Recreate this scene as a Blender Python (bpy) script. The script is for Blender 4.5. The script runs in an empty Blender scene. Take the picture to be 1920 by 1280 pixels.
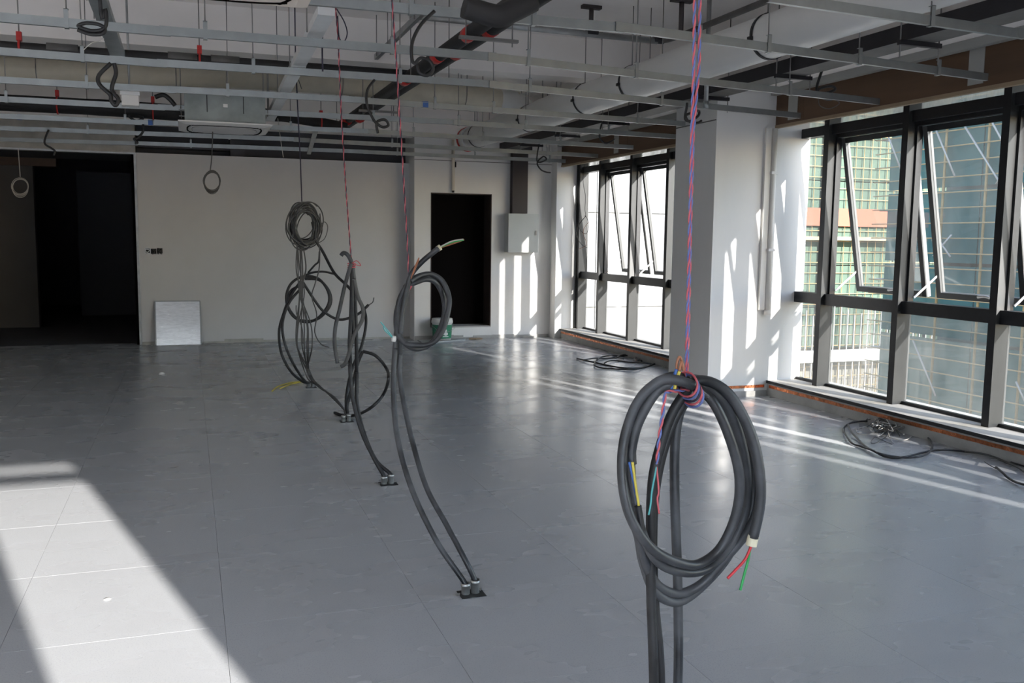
import bpy, math, random
from mathutils import Vector, Matrix
random.seed(7)
S = bpy.context.scene
COL = S.collection

# ------------------------------------------------------------------ camera
FPX = 1720.8                       # focal length in pixels of the 1920x1280 frame
YAW, PITCH, ROLL = 0.338765, 0.1112307, -0.0122223
CAM = Vector((0.0, 0.0, 1.54))
def _axes():
    cy, sy = math.cos(YAW), math.sin(YAW); cp, sp = math.cos(PITCH), math.sin(PITCH)
    cr, sr = math.cos(ROLL), math.sin(ROLL)
    f = Vector((sy*cp, cy*cp, -sp)); r = Vector((cy, -sy, 0)); d = f.cross(r)
    return r*cr + d*sr, d*cr - r*sr, f
AR, AD, AF = _axes()
cam = bpy.data.cameras.new('camera'); cam.sensor_width = 36.0; cam.lens = FPX/1920*36
cam.clip_start = 0.05; cam.clip_end = 500
co = bpy.data.objects.new('camera', cam); COL.objects.link(co)
co.matrix_world = Matrix(((AR.x, -AD.x, -AF.x, CAM.x), (AR.y, -AD.y, -AF.y, CAM.y), (AR.z, -AD.z, -AF.z, CAM.z), (0, 0, 0, 1)))
S.camera = co

# ------------------------------------------------------------------ sky, sun, exposure
SUN_DIR = Vector((-1.0, 3.75, -1.07)).normalized()
W = bpy.data.worlds.new('world'); S.world = W; W.use_nodes = True
nt = W.node_tree; nt.nodes.clear()
out = nt.nodes.new('ShaderNodeOutputWorld'); bg = nt.nodes.new('ShaderNodeBackground')
sky = nt.nodes.new('ShaderNodeTexSky'); sky.sky_type = 'NISHITA'; sky.sun_disc = False
sky.sun_elevation = math.radians(30); sky.sun_rotation = math.atan2(-SUN_DIR.x, -SUN_DIR.y)
sky.air_density = 1.0; sky.dust_density = 0.7; sky.ozone_density = 1.0
hsv = nt.nodes.new('ShaderNodeHueSaturation'); hsv.inputs['Saturation'].default_value = 0.95
nt.links.new(sky.outputs[0], hsv.inputs['Color']); nt.links.new(hsv.outputs[0], bg.inputs[0])
nt.links.new(bg.outputs[0], out.inputs[0]); bg.inputs[1].default_value = 1.5
sl = bpy.data.lights.new('sun', 'SUN'); sl.energy = 24.0; sl.angle = math.radians(0.55); sl.color = (1.0, 0.955, 0.90)
so = bpy.data.objects.new('sun', sl); COL.objects.link(so)
so.rotation_euler = SUN_DIR.to_track_quat('-Z', 'Y').to_euler()
S.view_settings.view_transform = 'Standard'; S.view_settings.look = 'None'
S.view_settings.exposure = 0.0; S.view_settings.gamma = 1.0; S.view_settings.use_curve_mapping = False
S.cycles.max_bounces = 8; S.cycles.diffuse_bounces = 5; S.cycles.glossy_bounces = 4
S.cycles.transparent_max_bounces = 24; S.cycles.caustics_reflective = False; S.cycles.caustics_refractive = False
S.cycles.use_denoising = True; S.cycles.adaptive_threshold = 0.03; S.cycles.sample_clamp_indirect = 6.0

# ------------------------------------------------------------------ pixel -> place helpers (onto real planes)
def ray(u, v): return AR*((u-960)/FPX) + AD*((v-640)/FPX) + AF
def onX(u, v, x): d = ray(u, v); return CAM + d*((x-CAM.x)/d.x)
def onY(u, v, y): d = ray(u, v); return CAM + d*((y-CAM.y)/d.y)
def onZ(u, v, z): d = ray(u, v); return CAM + d*((z-CAM.z)/d.z)

# ------------------------------------------------------------------ materials
MAT = {}
def mat(name, col, rough=0.6, metal=0.0, noise=0.0, nscale=8.0, bump=0.0, bscale=60.0, rvar=0.0, stretch=None, spec=None, col2=None):
    if name in MAT: return MAT[name]
    m = bpy.data.materials.new(name); m.use_nodes = True; MAT[name] = m
    t = m.node_tree; b = t.nodes['Principled BSDF']
    b.inputs['Base Color'].default_value = (*col, 1); b.inputs['Roughness'].default_value = rough
    b.inputs['Metallic'].default_value = metal
    if spec is not None: b.inputs['Specular IOR Level'].default_value = spec
    tc = t.nodes.new('ShaderNodeTexCoord'); mp = t.nodes.new('ShaderNodeMapping')
    t.links.new(tc.outputs['Object'], mp.inputs[0])
    if stretch: mp.inputs['Scale'].default_value = stretch
    if noise > 0 or rvar > 0:
        n = t.nodes.new('ShaderNodeTexNoise'); n.inputs['Scale'].default_value = nscale
        n.inputs['Detail'].default_value = 6; n.inputs['Roughness'].default_value = 0.6
        t.links.new(mp.outputs[0], n.inputs['Vector'])
        if noise > 0:
            mx = t.nodes.new('ShaderNodeMix'); mx.data_type = 'RGBA'
            c2 = col2 if col2 else tuple(max(0, c*(1-noise)) for c in col)
            mx.inputs[6].default_value = (*col, 1); mx.inputs[7].default_value = (*c2, 1)
            r = t.nodes.new('ShaderNodeMapRange'); r.inputs[1].default_value = 0.35; r.inputs[2].default_value = 0.7
            t.links.new(n.outputs[0], r.inputs[0]); t.links.new(r.outputs[0], mx.inputs[0])
            t.links.new(mx.outputs[2], b.inputs['Base Color'])
        if rvar > 0:
            r2 = t.nodes.new('ShaderNodeMapRange'); r2.inputs[1].default_value = 0.3; r2.inputs[2].default_value = 0.7
            r2.inputs[3].default_value = max(0.02, rough-rvar); r2.inputs[4].default_value = min(1, rough+rvar)
            t.links.new(n.outputs[0], r2.inputs[0]); t.links.new(r2.outputs[0], b.inputs['Roughness'])
    if bump > 0:
        n2 = t.nodes.new('ShaderNodeTexNoise'); n2.inputs['Scale'].default_value = bscale; n2.inputs['Detail'].default_value = 4
        t.links.new(mp.outputs[0], n2.inputs['Vector'])
        bp = t.nodes.new('ShaderNodeBump'); bp.inputs['Strength'].default_value = bump; bp.inputs['Distance'].default_value = 0.01
        t.links.new(n2.outputs[0], bp.inputs['Height']); t.links.new(bp.outputs[0], b.inputs['Normal'])
    return m

def floor_mat():
    m = bpy.data.materials.new('floor_tile'); m.use_nodes = True; t = m.node_tree; b = t.nodes['Principled BSDF']
    g = t.nodes.new('ShaderNodeNewGeometry')
    n1 = t.nodes.new('ShaderNodeTexNoise'); n1.inputs['Scale'].default_value = 190; n1.inputs['Detail'].default_value = 2
    n2 = t.nodes.new('ShaderNodeTexNoise'); n2.inputs['Scale'].default_value = 1.3; n2.inputs['Detail'].default_value = 2; n2.inputs['Roughness'].default_value = 0.65
    n3 = t.nodes.new('ShaderNodeTexNoise'); n3.inputs['Scale'].default_value = 2.0; n3.inputs['Detail'].default_value = 3; n3.inputs['Roughness'].default_value = 0.6
    mp = t.nodes.new('ShaderNodeMapping'); mp.inputs['Scale'].default_value = (0.8, 1.3, 1)
    for n in (n1, n2): t.links.new(g.outputs['Position'], n.inputs['Vector'])
    t.links.new(g.outputs['Position'], mp.inputs[0]); t.links.new(mp.outputs[0], n3.inputs['Vector'])
    sp = t.nodes.new('ShaderNodeValToRGB'); e = sp.color_ramp.elements
    e[0].position = 0.33; e[0].color = (0.345, 0.355, 0.38, 1); e[1].position = 0.45; e[1].color = (0.415, 0.425, 0.44, 1)
    t.links.new(n1.outputs[0], sp.inputs[0])
    mx = t.nodes.new('ShaderNodeMix'); mx.data_type = 'RGBA'; mx.blend_type = 'MULTIPLY'; mx.inputs[0].default_value = 1
    dr = t.nodes.new('ShaderNodeValToRGB'); e = dr.color_ramp.elements
    e[0].position = 0.30; e[0].color = (0.95, 0.95, 0.95, 1); e[1].position = 0.55; e[1].color = (1, 1, 1, 1)
    t.links.new(n3.outputs[0], dr.inputs[0])
    t.links.new(sp.outputs[0], mx.inputs[6]); t.links.new(dr.outputs[0], mx.inputs[7]); t.links.new(mx.outputs[2], b.inputs['Base Color'])
    rr = t.nodes.new('ShaderNodeMapRange'); rr.inputs[1].default_value = 0.32; rr.inputs[2].default_value = 0.66
    rr.inputs[3].default_value = 0.31; rr.inputs[4].default_value = 0.22
    t.links.new(n3.outputs[0], rr.inputs[0]); t.links.new(rr.outputs[0], b.inputs['Roughness'])
    b.inputs['Specular IOR Level'].default_value = 0.55
    bp = t.nodes.new('ShaderNodeBump'); bp.inputs['Strength'].default_value = 0.03; bp.inputs['Distance'].default_value = 0.01
    t.links.new(n2.outputs[0], bp.inputs['Height']); t.links.new(bp.outputs[0], b.inputs['Normal'])
    MAT['floor_tile'] = m; return m

def glass_mat(name, dust, tint=(0.86, 0.865, 0.865)):
    m = bpy.data.materials.new(name); m.use_nodes = True; t = m.node_tree; t.nodes.clear()
    o = t.nodes.new('ShaderNodeOutputMaterial'); tr = t.nodes.new('ShaderNodeBsdfTransparent'); gl = t.nodes.new('ShaderNodeBsdfGlossy')
    df = t.nodes.new('ShaderNodeBsdfDiffuse'); tl = t.nodes.new('ShaderNodeBsdfTranslucent')
    tr.inputs[0].default_value = (*tint, 1); gl.inputs['Roughness'].default_value = 0.02; gl.inputs[0].default_value = (0.9, 0.9, 0.9, 1)
    df.inputs[0].default_value = (0.6, 0.6, 0.57, 1); tl.inputs[0].default_value = (0.6, 0.6, 0.57, 1)
    lw = t.nodes.new('ShaderNodeLayerWeight'); lw.inputs[0].default_value = 0.5
    pw = t.nodes.new('ShaderNodeMath'); pw.operation = 'POWER'; pw.inputs[1].default_value = 5.0
    fr = t.nodes.new('ShaderNodeMath'); fr.operation = 'MULTIPLY_ADD'; fr.inputs[1].default_value = 0.9; fr.inputs[2].default_value = 0.035
    t.links.new(lw.outputs['Facing'], pw.inputs[0]); t.links.new(pw.outputs[0], fr.inputs[0])
    m1 = t.nodes.new('ShaderNodeMixShader'); m2 = t.nodes.new('ShaderNodeMixShader'); m3 = t.nodes.new('ShaderNodeMixShader')
    t.links.new(fr.outputs[0], m1.inputs[0]); t.links.new(tr.outputs[0], m1.inputs[1]); t.links.new(gl.outputs[0], m1.inputs[2])
    m3.inputs[0].default_value = 0.35
    t.links.new(df.outputs[0], m3.inputs[1]); t.links.new(tl.outputs[0], m3.inputs[2])
    g = t.nodes.new('ShaderNodeNewGeometry'); n = t.nodes.new('ShaderNodeTexNoise'); n.inputs['Scale'].default_value = 2.2
    n.inputs['Detail'].default_value = 8; n.inputs['Roughness'].default_value = 0.7
    mp = t.nodes.new('ShaderNodeMapping'); mp.inputs['Scale'].default_value = (1, 1.6, 0.6)
    t.links.new(g.outputs['Position'], mp.inputs[0]); t.links.new(mp.outputs[0], n.inputs['Vector'])
    r = t.nodes.new('ShaderNodeMapRange'); r.inputs[1].default_value = 0.3; r.inputs[2].default_value = 0.75
    r.inputs[3].default_value = dust*0.5; r.inputs[4].default_value = dust*1.6
    t.links.new(n.outputs[0], r.inputs[0]); t.links.new(r.outputs[0], m2.inputs[0])
    t.links.new(m1.outputs[0], m2.inputs[1]); t.links.new(m3.outputs[0], m2.inputs[2]); t.links.new(m2.outputs[0], o.inputs[0])
    MAT[name] = m; return m

def net_mat(name, c, see, tl=0.3):
    m = bpy.data.materials.new(name); m.use_nodes = True; t = m.node_tree; t.nodes.clear()
    o = t.nodes.new('ShaderNodeOutputMaterial'); tr = t.nodes.new('ShaderNodeBsdfTransparent')
    df = t.nodes.new('ShaderNodeBsdfDiffuse'); ts = t.nodes.new('ShaderNodeBsdfTranslucent')
    g = t.nodes.new('ShaderNodeNewGeometry'); n = t.nodes.new('ShaderNodeTexNoise'); n.inputs['Scale'].default_value = 0.9
    n.inputs['Detail'].default_value = 5
    t.links.new(g.outputs['Position'], n.inputs['Vector'])
    mx = t.nodes.new('ShaderNodeMix'); mx.data_type = 'RGBA'
    mx.inputs[6].default_value = (*[v*0.75 for v in c], 1); mx.inputs[7].default_value = (*[min(1, v*1.25) for v in c], 1)
    t.links.new(n.outputs[0], mx.inputs[0]); t.links.new(mx.outputs[2], df.inputs[0]); t.links.new(mx.outputs[2], ts.inputs[0])
    m3 = t.nodes.new('ShaderNodeMixShader'); m3.inputs[0].default_value = tl
    t.links.new(df.outputs[0], m3.inputs[1]); t.links.new(ts.outputs[0], m3.inputs[2])
    m2 = t.nodes.new('ShaderNodeMixShader'); m2.inputs[0].default_value = see
    t.links.new(m3.outputs[0], m2.inputs[1]); t.links.new(tr.outputs[0], m2.inputs[2]); t.links.new(m2.outputs[0], o.inputs[0])
    MAT[name] = m; return m

floor_mat()
glass_mat('clear_glass', 0.07); glass_mat('dusty_glass', 0.16); glass_mat('film_glass', 0.55); glass_mat('rear_glass', 0.03, (0.97, 0.97, 0.97))
mat('white_paint', (0.64, 0.63, 0.625), 0.75, noise=0.06, nscale=1.4, bump=0.04, bscale=25)
mat('plaster', (0.76, 0.75, 0.73), 0.85, noise=0.10, nscale=1.1, bump=0.08, bscale=18, stretch=(1, 1, 0.4))
mat('raw_plaster', (0.52, 0.50, 0.46), 0.9, noise=0.3, nscale=5, bump=0.2, bscale=30)
mat('slab_paint', (0.92, 0.87, 0.835), 0.9, noise=0.10, nscale=1.2, bump=0.05, bscale=12)
mat('beam_paint', (0.90, 0.855, 0.815), 0.9, noise=0.08, nscale=1.6, bump=0.05, bscale=12)
mat('unlit_dark', (0.10, 0.10, 0.11), 0.9)  # dark base colour stands in for the unlit corridor and plenum
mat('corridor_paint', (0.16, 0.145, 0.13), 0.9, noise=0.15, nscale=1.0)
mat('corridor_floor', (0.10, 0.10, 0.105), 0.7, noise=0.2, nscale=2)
mat('zinc', (0.36, 0.385, 0.385), 0.38, 0.75, noise=0.18, nscale=6, rvar=0.06)
mat('dull_zinc', (0.45, 0.46, 0.46), 0.5, 0.7, noise=0.25, nscale=9)
mat('rod_steel', (0.25, 0.24, 0.23), 0.5, 0.6)
mat('white_metal', (0.72, 0.73, 0.73), 0.4, 0.2, noise=0.1, nscale=6)
mat('anodised', (0.022, 0.023, 0.026), 0.42, 0.2, noise=0.3, nscale=20)
mat('mullion_side', (0.027, 0.0285, 0.0285), 0.5, 0.1, noise=0.15, nscale=9, bump=0.03)
mat('sash_metal', (0.085, 0.087, 0.087), 0.45, 0.1, noise=0.1, nscale=6)
mat('sash_brown', (0.10, 0.055, 0.035), 0.5)
mat('brown_board', (0.115, 0.062, 0.032), 0.6, noise=0.35, nscale=2.2, stretch=(1, 0.3, 3), bump=0.03)
mat('beige_lip', (0.30, 0.22, 0.14), 0.6, noise=0.2, nscale=5)
mat('joint_grey', (0.33, 0.33, 0.31), 0.8)
mat('copper', (0.78, 0.27, 0.12), 0.32, 0.95, noise=0.6, nscale=18, rvar=0.14, bump=0.5, bscale=22, col2=(0.30, 0.12, 0.06))
mat('black_edge', (0.025, 0.025, 0.025), 0.6, noise=0.3, nscale=8)
mat('sill_stone', (0.66, 0.62, 0.56), 0.7, noise=0.15, nscale=6, bump=0.05)
mat('plinth_grey', (0.42, 0.41, 0.39), 0.85, noise=0.25, nscale=6, bump=0.1)
mat('black_rubber', (0.018, 0.018, 0.02), 0.5, noise=0.5, nscale=30, rvar=0.1)
mat('dusty_cable', (0.011, 0.012, 0.014), 0.42, noise=0.9, nscale=6, rvar=0.15, col2=(0.085, 0.088, 0.096))
mat('grey_cable', (0.085, 0.084, 0.082), 0.6, noise=0.3, nscale=12)
mat('pale_cable', (0.52, 0.49, 0.45), 0.6)
mat('cut_tip', (0.72, 0.66, 0.48), 0.6)
mat('red_wire', (0.62, 0.04, 0.05), 0.45); mat('green_wire', (0.04, 0.38, 0.10), 0.45)
mat('blue_wire', (0.05, 0.13, 0.42), 0.45); mat('yellow_wire', (0.62, 0.50, 0.08), 0.45)
mat('brown_wire', (0.36, 0.14, 0.07), 0.45); mat('cyan_wire', (0.10, 0.42, 0.42), 0.45)
mat('rope_red', (0.60, 0.12, 0.14), 0.6); mat('rope_blue', (0.13, 0.17, 0.42), 0.6); mat('rope_dark', (0.03, 0.025, 0.05), 0.6)
mat('insulation_black', (0.022, 0.021, 0.022), 0.7, noise=0.5, nscale=7, bump=0.15, bscale=14)
mat('red_fitting', (0.52, 0.025, 0.02), 0.45)
mat('cream_wrap', (0.66, 0.60, 0.48), 0.55, noise=0.15, nscale=5, bump=0.08, bscale=20)
mat('duct_wrap', (0.70, 0.69, 0.66), 0.38, noise=0.08, nscale=4, bump=0.22, bscale=9, stretch=(1, 0.5, 1))
mat('strap_black', (0.02, 0.02, 0.02), 0.6)
mat('tray_dark', (0.028, 0.026, 0.03), 0.55, 0.2, noise=0.3, nscale=8)
mat('tray_under', (0.13, 0.125, 0.12), 0.6, 0.2, noise=0.3, nscale=8)
mat('riser_brown', (0.045, 0.036, 0.036), 0.6)
mat('cabinet_grey', (0.50, 0.52, 0.50), 0.5, noise=0.05, nscale=4)
mat('appliance_white', (0.72, 0.71, 0.69), 0.5); mat('appliance_grey', (0.42, 0.42, 0.42), 0.6)
mat('cream_panel', (0.70, 0.62, 0.54), 0.6)
mat('cassette_body', (0.30, 0.33, 0.32), 0.5, 0.4, noise=0.3, nscale=5)
mat('foil', (0.86, 0.88, 0.92), 0.34, 0.75, noise=0.2, nscale=16, rvar=0.08, bump=0.12, bscale=10, stretch=(0.7, 1, 4))
mat('bucket_white', (0.75, 0.76, 0.74), 0.45); mat('bucket_green', (0.03, 0.24, 0.13), 0.5, noise=0.3, nscale=25)
mat('pvc_cream', (0.66, 0.60, 0.50), 0.5); mat('pvc_white', (0.72, 0.70, 0.66), 0.5, noise=0.06, nscale=5)
mat('blue_clip', (0.04, 0.12, 0.36), 0.5)
mat('hole_dark', (0.015, 0.015, 0.015), 0.9); mat('steel_box', (0.55, 0.56, 0.55), 0.35, 0.85, noise=0.3, nscale=40)
mat('matt_black', (0.006, 0.005, 0.005), 0.9, spec=0.02); mat('jamb_brown', (0.06, 0.045, 0.04), 0.6)  # the black also stands in for the doorway's unlit depth
mat('bamboo', (0.30, 0.215, 0.10), 0.7, noise=0.3, nscale=3); mat('steel_tube', (0.30, 0.29, 0.27), 0.6, 0.4)
mat('concrete', (0.36, 0.36, 0.34), 0.9, noise=0.35, nscale=0.4); mat('concrete_lit', (0.13, 0.125, 0.105), 0.9, noise=0.2, nscale=0.5)
mat('white_sheet', (0.31, 0.31, 0.305), 0.8); mat('seam_grey', (0.46, 0.46, 0.46), 0.8)
mat('orange_board', (0.20, 0.055, 0.03), 0.8); mat('ground', (0.24, 0.23, 0.21), 0.95, noise=0.4, nscale=0.3)
mat('bounce_pale', (0.74, 0.72, 0.70), 0.9, noise=0.1, nscale=1)  # kept pale so the added terrace throws sunlight upward
mat('brick_dark', (0.10, 0.075, 0.06), 0.9, noise=0.3, nscale=1)
net_mat('net_teal', (0.085, 0.17, 0.165), 0.22); net_mat('net_green', (0.10, 0.145, 0.115), 0.12); net_mat('net_blue', (0.40, 0.48, 0.62), 0.5)

# ------------------------------------------------------------------ mesh helpers
class MB:
    def __init__(s): s.v = []; s.f = []; s.m = []; s.sm = []
    def add(s, vs, fs, mi=0, smooth=False):
        o = len(s.v); s.v += [tuple(v) for v in vs]
        for f in fs: s.f.append(tuple(i+o for i in f)); s.m.append(mi); s.sm.append(smooth)
        return s
    def box(s, x0, x1, y0, y1, z0, z1, mi=0, bev=0.0, fm=None):
        if x0 > x1: x0, x1 = x1, x0
        if y0 > y1: y0, y1 = y1, y0
        if z0 > z1: z0, z1 = z1, z0
        vs = [(x, y, z) for z in (z0, z1) for y in (y0, y1) for x in (x0, x1)]
        fs = [(0, 2, 3, 1), (4, 5, 7, 6), (0, 1, 5, 4), (1, 3, 7, 5), (3, 2, 6, 7), (2, 0, 4, 6)]  # -z +z -y +x +y -x
        o = len(s.v); s.v += vs
        for k, f in enumerate(fs):
            s.f.append(tuple(i+o for i in f)); s.m.append(fm.get(k, mi) if fm else mi); s.sm.append(False)
        return s
    def prism(s, base, d, mi=0):
        """polygon base (list of points) pushed along vector d"""
        n = len(base); b = [Vector(p) for p in base]; d = Vector(d)
        vs = b + [p+d for p in b]
        fs = [tuple(range(n))[::-1], tuple(range(n, 2*n))] + [(i, (i+1) % n, (i+1) % n+n, i+n) for i in range(n)]
        return s.add(vs, fs, mi)
    def bar(s, a, b, w, h, up=(0, 0, 1), mi=0):
        a, b = Vector(a), Vector(b); t = (b-a).normalized(); up = Vector(up)
        sd = t.cross(up)
        if sd.length < 1e-4: sd = t.cross(Vector((1, 0, 0)))
        sd.normalize(); u = sd.cross(t).normalized()
        c = [sd*(-w/2)-u*(h/2), sd*(w/2)-u*(h/2), sd*(w/2)+u*(h/2), sd*(-w/2)+u*(h/2)]
        return s.prism([a+q for q in c], b-a, mi)
    def tube(s, pts, r, n=8, closed=False, mi=0, caps=True):
        P = [Vector(p) for p in pts]; N = len(P)
        if N < 2: return s
        T = []
        for i in range(N):
            a = P[(i-1) % N] if closed else P[max(i-1, 0)]; b = P[(i+1) % N] if closed else P[min(i+1, N-1)]
            t = b-a; T.append(t.normalized() if t.length > 1e-9 else Vector((0, 0, 1)))
        ref = Vector((0, 0, 1)) if abs(T[0].z) < 0.9 else Vector((1, 0, 0))
        u = T[0].cross(ref).normalized(); vs = []
        rr = r if isinstance(r, (list, tuple)) else [r]*N
        for i in range(N):
            u = (u - T[i]*u.dot(T[i])); u = u.normalized() if u.length > 1e-6 else T[i].orthogonal().normalized()
            w = T[i].cross(u)
            for k in range(n):
                an = 2*math.pi*k/n; vs.append(P[i] + (u*math.cos(an)+w*math.sin(an))*rr[i])
        fs = []
        for i in range(N if closed else N-1):
            j = (i+1) % N
            for k in range(n):
                k2 = (k+1) % n; fs.append((i*n+k, i*n+k2, j*n+k2, j*n+k))
        s.add(vs, fs, mi, True)
        if caps and not closed:
            o = len(s.v)-len(vs)
            s.f.append(tuple(o+k for k in range(n))[::-1]); s.m.append(mi); s.sm.append(False)
            s.f.append(tuple(o+(N-1)*n+k for k in range(n))); s.m.append(mi); s.sm.append(False)
        return s
    def cyl(s, a, b, r, n=12, mi=0): return s.tube([a, b], r, n, mi=mi)
    def lathe(s, prof, c, n=24, mi=0):
        vs = []; m = len(prof)
        for k in range(n):
            an = 2*math.pi*k/n
            for (r, z) in prof: vs.append((c[0]+r*math.cos(an), c[1]+r*math.sin(an), c[2]+z))
        fs = []
        for k in range(n):
            k2 = (k+1) % n
            for i in range(m-1): fs.append((k*m+i, k2*m+i, k2*m+i+1, k*m+i+1))
        return s.add(vs, fs, mi, True)
    def build(s, name, mats, parent=None, origin=None):
        me = bpy.data.meshes.new(name)
        og = Vector(origin) if origin is not None else None
        if og is None:
            if parent is None and s.v:
                xs = [v[0] for v in s.v]; ys = [v[1] for v in s.v]; zs = [v[2] for v in s.v]
                og = Vector(((min(xs)+max(xs))/2, (min(ys)+max(ys))/2, min(zs)))
            else: og = Vector((0, 0, 0))
        pw = parent_loc(parent)
        off = og if parent is None else pw
        me.from_pydata([tuple(Vector(v)-off) for v in s.v], [], s.f)
        if isinstance(mats, str): mats = [mats]
        for mm in mats: me.materials.append(MAT[mm])
        me.polygons.foreach_set('material_index', s.m); me.polygons.foreach_set('use_smooth', s.sm)
        me.update()
        o = bpy.data.objects.new(name, me); COL.objects.link(o)
        if parent is None: o.location = og
        else: o.parent = parent
        return o
LOC = {}
def parent_loc(p):
    v = Vector((0, 0, 0))
    while p is not None:
        v = v + p.location; p = p.parent
    return v
def tag(o, label=None, cat=None, group=None, kind=None):
    if label: o['label'] = label
    if cat: o['category'] = cat
    if group: o['group'] = group
    if kind: o['kind'] = kind
    return o
def thing(name, loc, label=None, cat=None, group=None, kind=None):
    o = bpy.data.objects.new(name, None); COL.objects.link(o); o.location = Vector(loc); o.empty_display_size = 0.1
    return tag(o, label, cat, group, kind)
def struct(name, mb, mats): return tag(mb.build(name, mats), kind='structure')
def spline(pts, sub=6, closed=False):
    P = [Vector(p) for p in pts]; N = len(P); R = []
    if N < 3: return P
    for i in range(N if closed else N-1):
        if closed: a, b, c, d = P[(i-1) % N], P[i], P[(i+1) % N], P[(i+2) % N]
        else: a, b, c, d = P[max(i-1, 0)], P[i], P[i+1], P[min(i+2, N-1)]
        for k in range(sub):
            t = k/sub; t2 = t*t; t3 = t2*t
            R.append(0.5*((2*b)+(-a+c)*t+(2*a-5*b+4*c-d)*t2+(-a+3*b-3*c+d)*t3))
    if not closed: R.append(P[-1])
    return R
def px(pts, ox=0, oy=0, sc=1.0, Y=None):
    """crop coordinates -> world points standing on depth planes (y given per point or for all)"""
    r = []
    for p in pts: r.append(onY(ox+p[0]/sc, oy+p[1]/sc, p[2] if len(p) > 2 else Y))
    return r

# ================================================================== THE ROOM
XW = 5.48           # inner face of the window plinth and fascia
YB = 13.79          # white partition
YC = 13.50          # plastered return with the door opening
XP0, YP0, YP1 = 4.79, 7.79, 8.57   # pillar
ZS = 3.60           # slab soffit
XL, YR = -6.5, -2.4 # left wall, wall behind the camera

# --- floor: slab with tiles
T = 0.80
fl = struct('floor', MB().box(XL, 6.3, YR-0.3, 25, -0.25, -0.012), 'corridor_floor')
tx0 = 1.70-T*10; ty0 = 2.87-T*7
tile_me = {}
def tile_span(i, o, lo, hi):
    a, b = o+i*T, o+(i+1)*T
    return max(a, lo), min(b, hi)
ntile = 0; rest = MB()
for i in range(0, 16):
    xa, xb = tile_span(i, tx0, XL, XW)
    if xb-xa < 0.02: continue
    for j in range(0, 25):
        ya, yb = tile_span(j, ty0, YR, YB+0.25)
        if yb-ya < 0.02: continue
        cx, cy = (xa+xb)/2, (ya+yb)/2
        an = math.degrees(math.atan2(cx, cy)) if cy > 0 else 180
        vis = cy > 1.6 and -14 < an < 54
        g = 0.0006
        if vis and ntile < 300:
            ntile += 1
            key = (round(xb-xa, 3), round(yb-ya, 3))
            if key not in tile_me:
                w, h = xb-xa-2*g, yb-ya-2*g; c = 0.0003
                m = MB(); zb, zt = -0.012, 0.0
                vs = [(-w/2, -h/2, zb), (w/2, -h/2, zb), (w/2, h/2, zb), (-w/2, h/2, zb),
                      (-w/2, -h/2, zt-c), (w/2, -h/2, zt-c), (w/2, h/2, zt-c), (-w/2, h/2, zt-c),
                      (-w/2+c, -h/2+c, zt), (w/2-c, -h/2+c, zt), (w/2-c, h/2-c, zt), (-w/2+c, h/2-c, zt)]
                fs = [(0, 1, 5, 4), (1, 2, 6, 5), (2, 3, 7, 6), (3, 0, 4, 7), (4, 5, 9, 8), (5, 6, 10, 9), (6, 7, 11, 10), (7, 4, 8, 11), (8, 9, 10, 11)]
                me = bpy.data.meshes.new('tile'); me.from_pydata(vs, [], fs); me.materials.append(MAT['floor_tile']); tile_me[key] = me
            o = bpy.data.objects.new('tile', tile_me[key]); COL.objects.link(o); o.parent = fl
            o.location = Vector((cx, cy, 0)) - fl.location
        else: rest.box(xa+g, xb-g, ya+g, yb-g, -0.012, 0)
tag(rest.build('tile_field', 'floor_tile', fl), kind='stuff')

# --- ceiling slab and beams
ce = struct('ceiling', MB().box(XL, 6.3, YR-0.3, 25, ZS, ZS+0.2), 'slab_paint')
struct('trim_1', MB().box(XL, 4.78, 8.95, 9.25, 3.20, ZS), 'beam_paint')
struct('trim_2', MB().box(4.78, 6.10, YR, 13.9, 3.02, ZS), 'beam_paint')
struct('trim_3', MB().box(XL, 4.78, 13.35, 13.75, 3.02, ZS), 'beam_paint')
struct('trim_4', MB().box(XL, 4.78, 3.0, 3.3, 3.25, ZS), 'beam_paint')

# --- back: white partition, opening on the left, plastered return with the recessed doorway
struct('wall_back', MB().box(-0.645, 3.20, YB, YB+0.12, 0, 2.655), 'white_paint')
b = MB()
XD0, XD1, ZD0, ZD1 = 3.44, 4.40, 0.20, 2.215
b.box(3.19, XD0, YC, YC+0.6, 0, ZS).box(XD1, 5.40, YC, YC+0.6, 0, ZS).box(XD0, XD1, YC, YC+0.6, ZD1, ZS).box(XD0, XD1, YC, YC+0.6, 0, ZD0-0.02)
struct('wall_back_return', b, 'plaster')
struct('wall_back_corner', MB().box(5.38, 5.865, 13.28, 14.1, 0, ZS), 'plaster')
struct('trim_5', MB().box(3.186, 5.38, YC-0.006, YC, 2.690, 2.698), 'tray_under')      # raised strip, dark colour standing in for the plaster stop's shadow line
d = thing('door_1', (3.9, YC+0.2, ZD0), kind='structure')
MB().box(XD0, XD1, YC+0.34, YC+0.40, ZD0, ZD1).build('doorway_dark_sheet', 'matt_black', d)  # black sheet in place of the unlit space behind the doorway
MB().box(XD1-0.012, XD1+0.0, YC-0.004, YC+0.34, ZD0, ZD1).build('door_jamb', 'jamb_brown', d)
MB().box(XD0, XD0+0.012, YC-0.004, YC+0.34, ZD0, ZD1).build('door_jamb', 'jamb_brown', d)
MB().box(XD0+0.012, XD1-0.012, YC-0.004, YC+0.34, ZD1-0.012, ZD1).build('door_head', 'jamb_brown', d)
MB().box(XD0+0.012, XD1-0.012, YC-0.004, YC+0.34, ZD0-0.02, ZD0).build('door_sill', 'plinth_grey', d)
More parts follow.
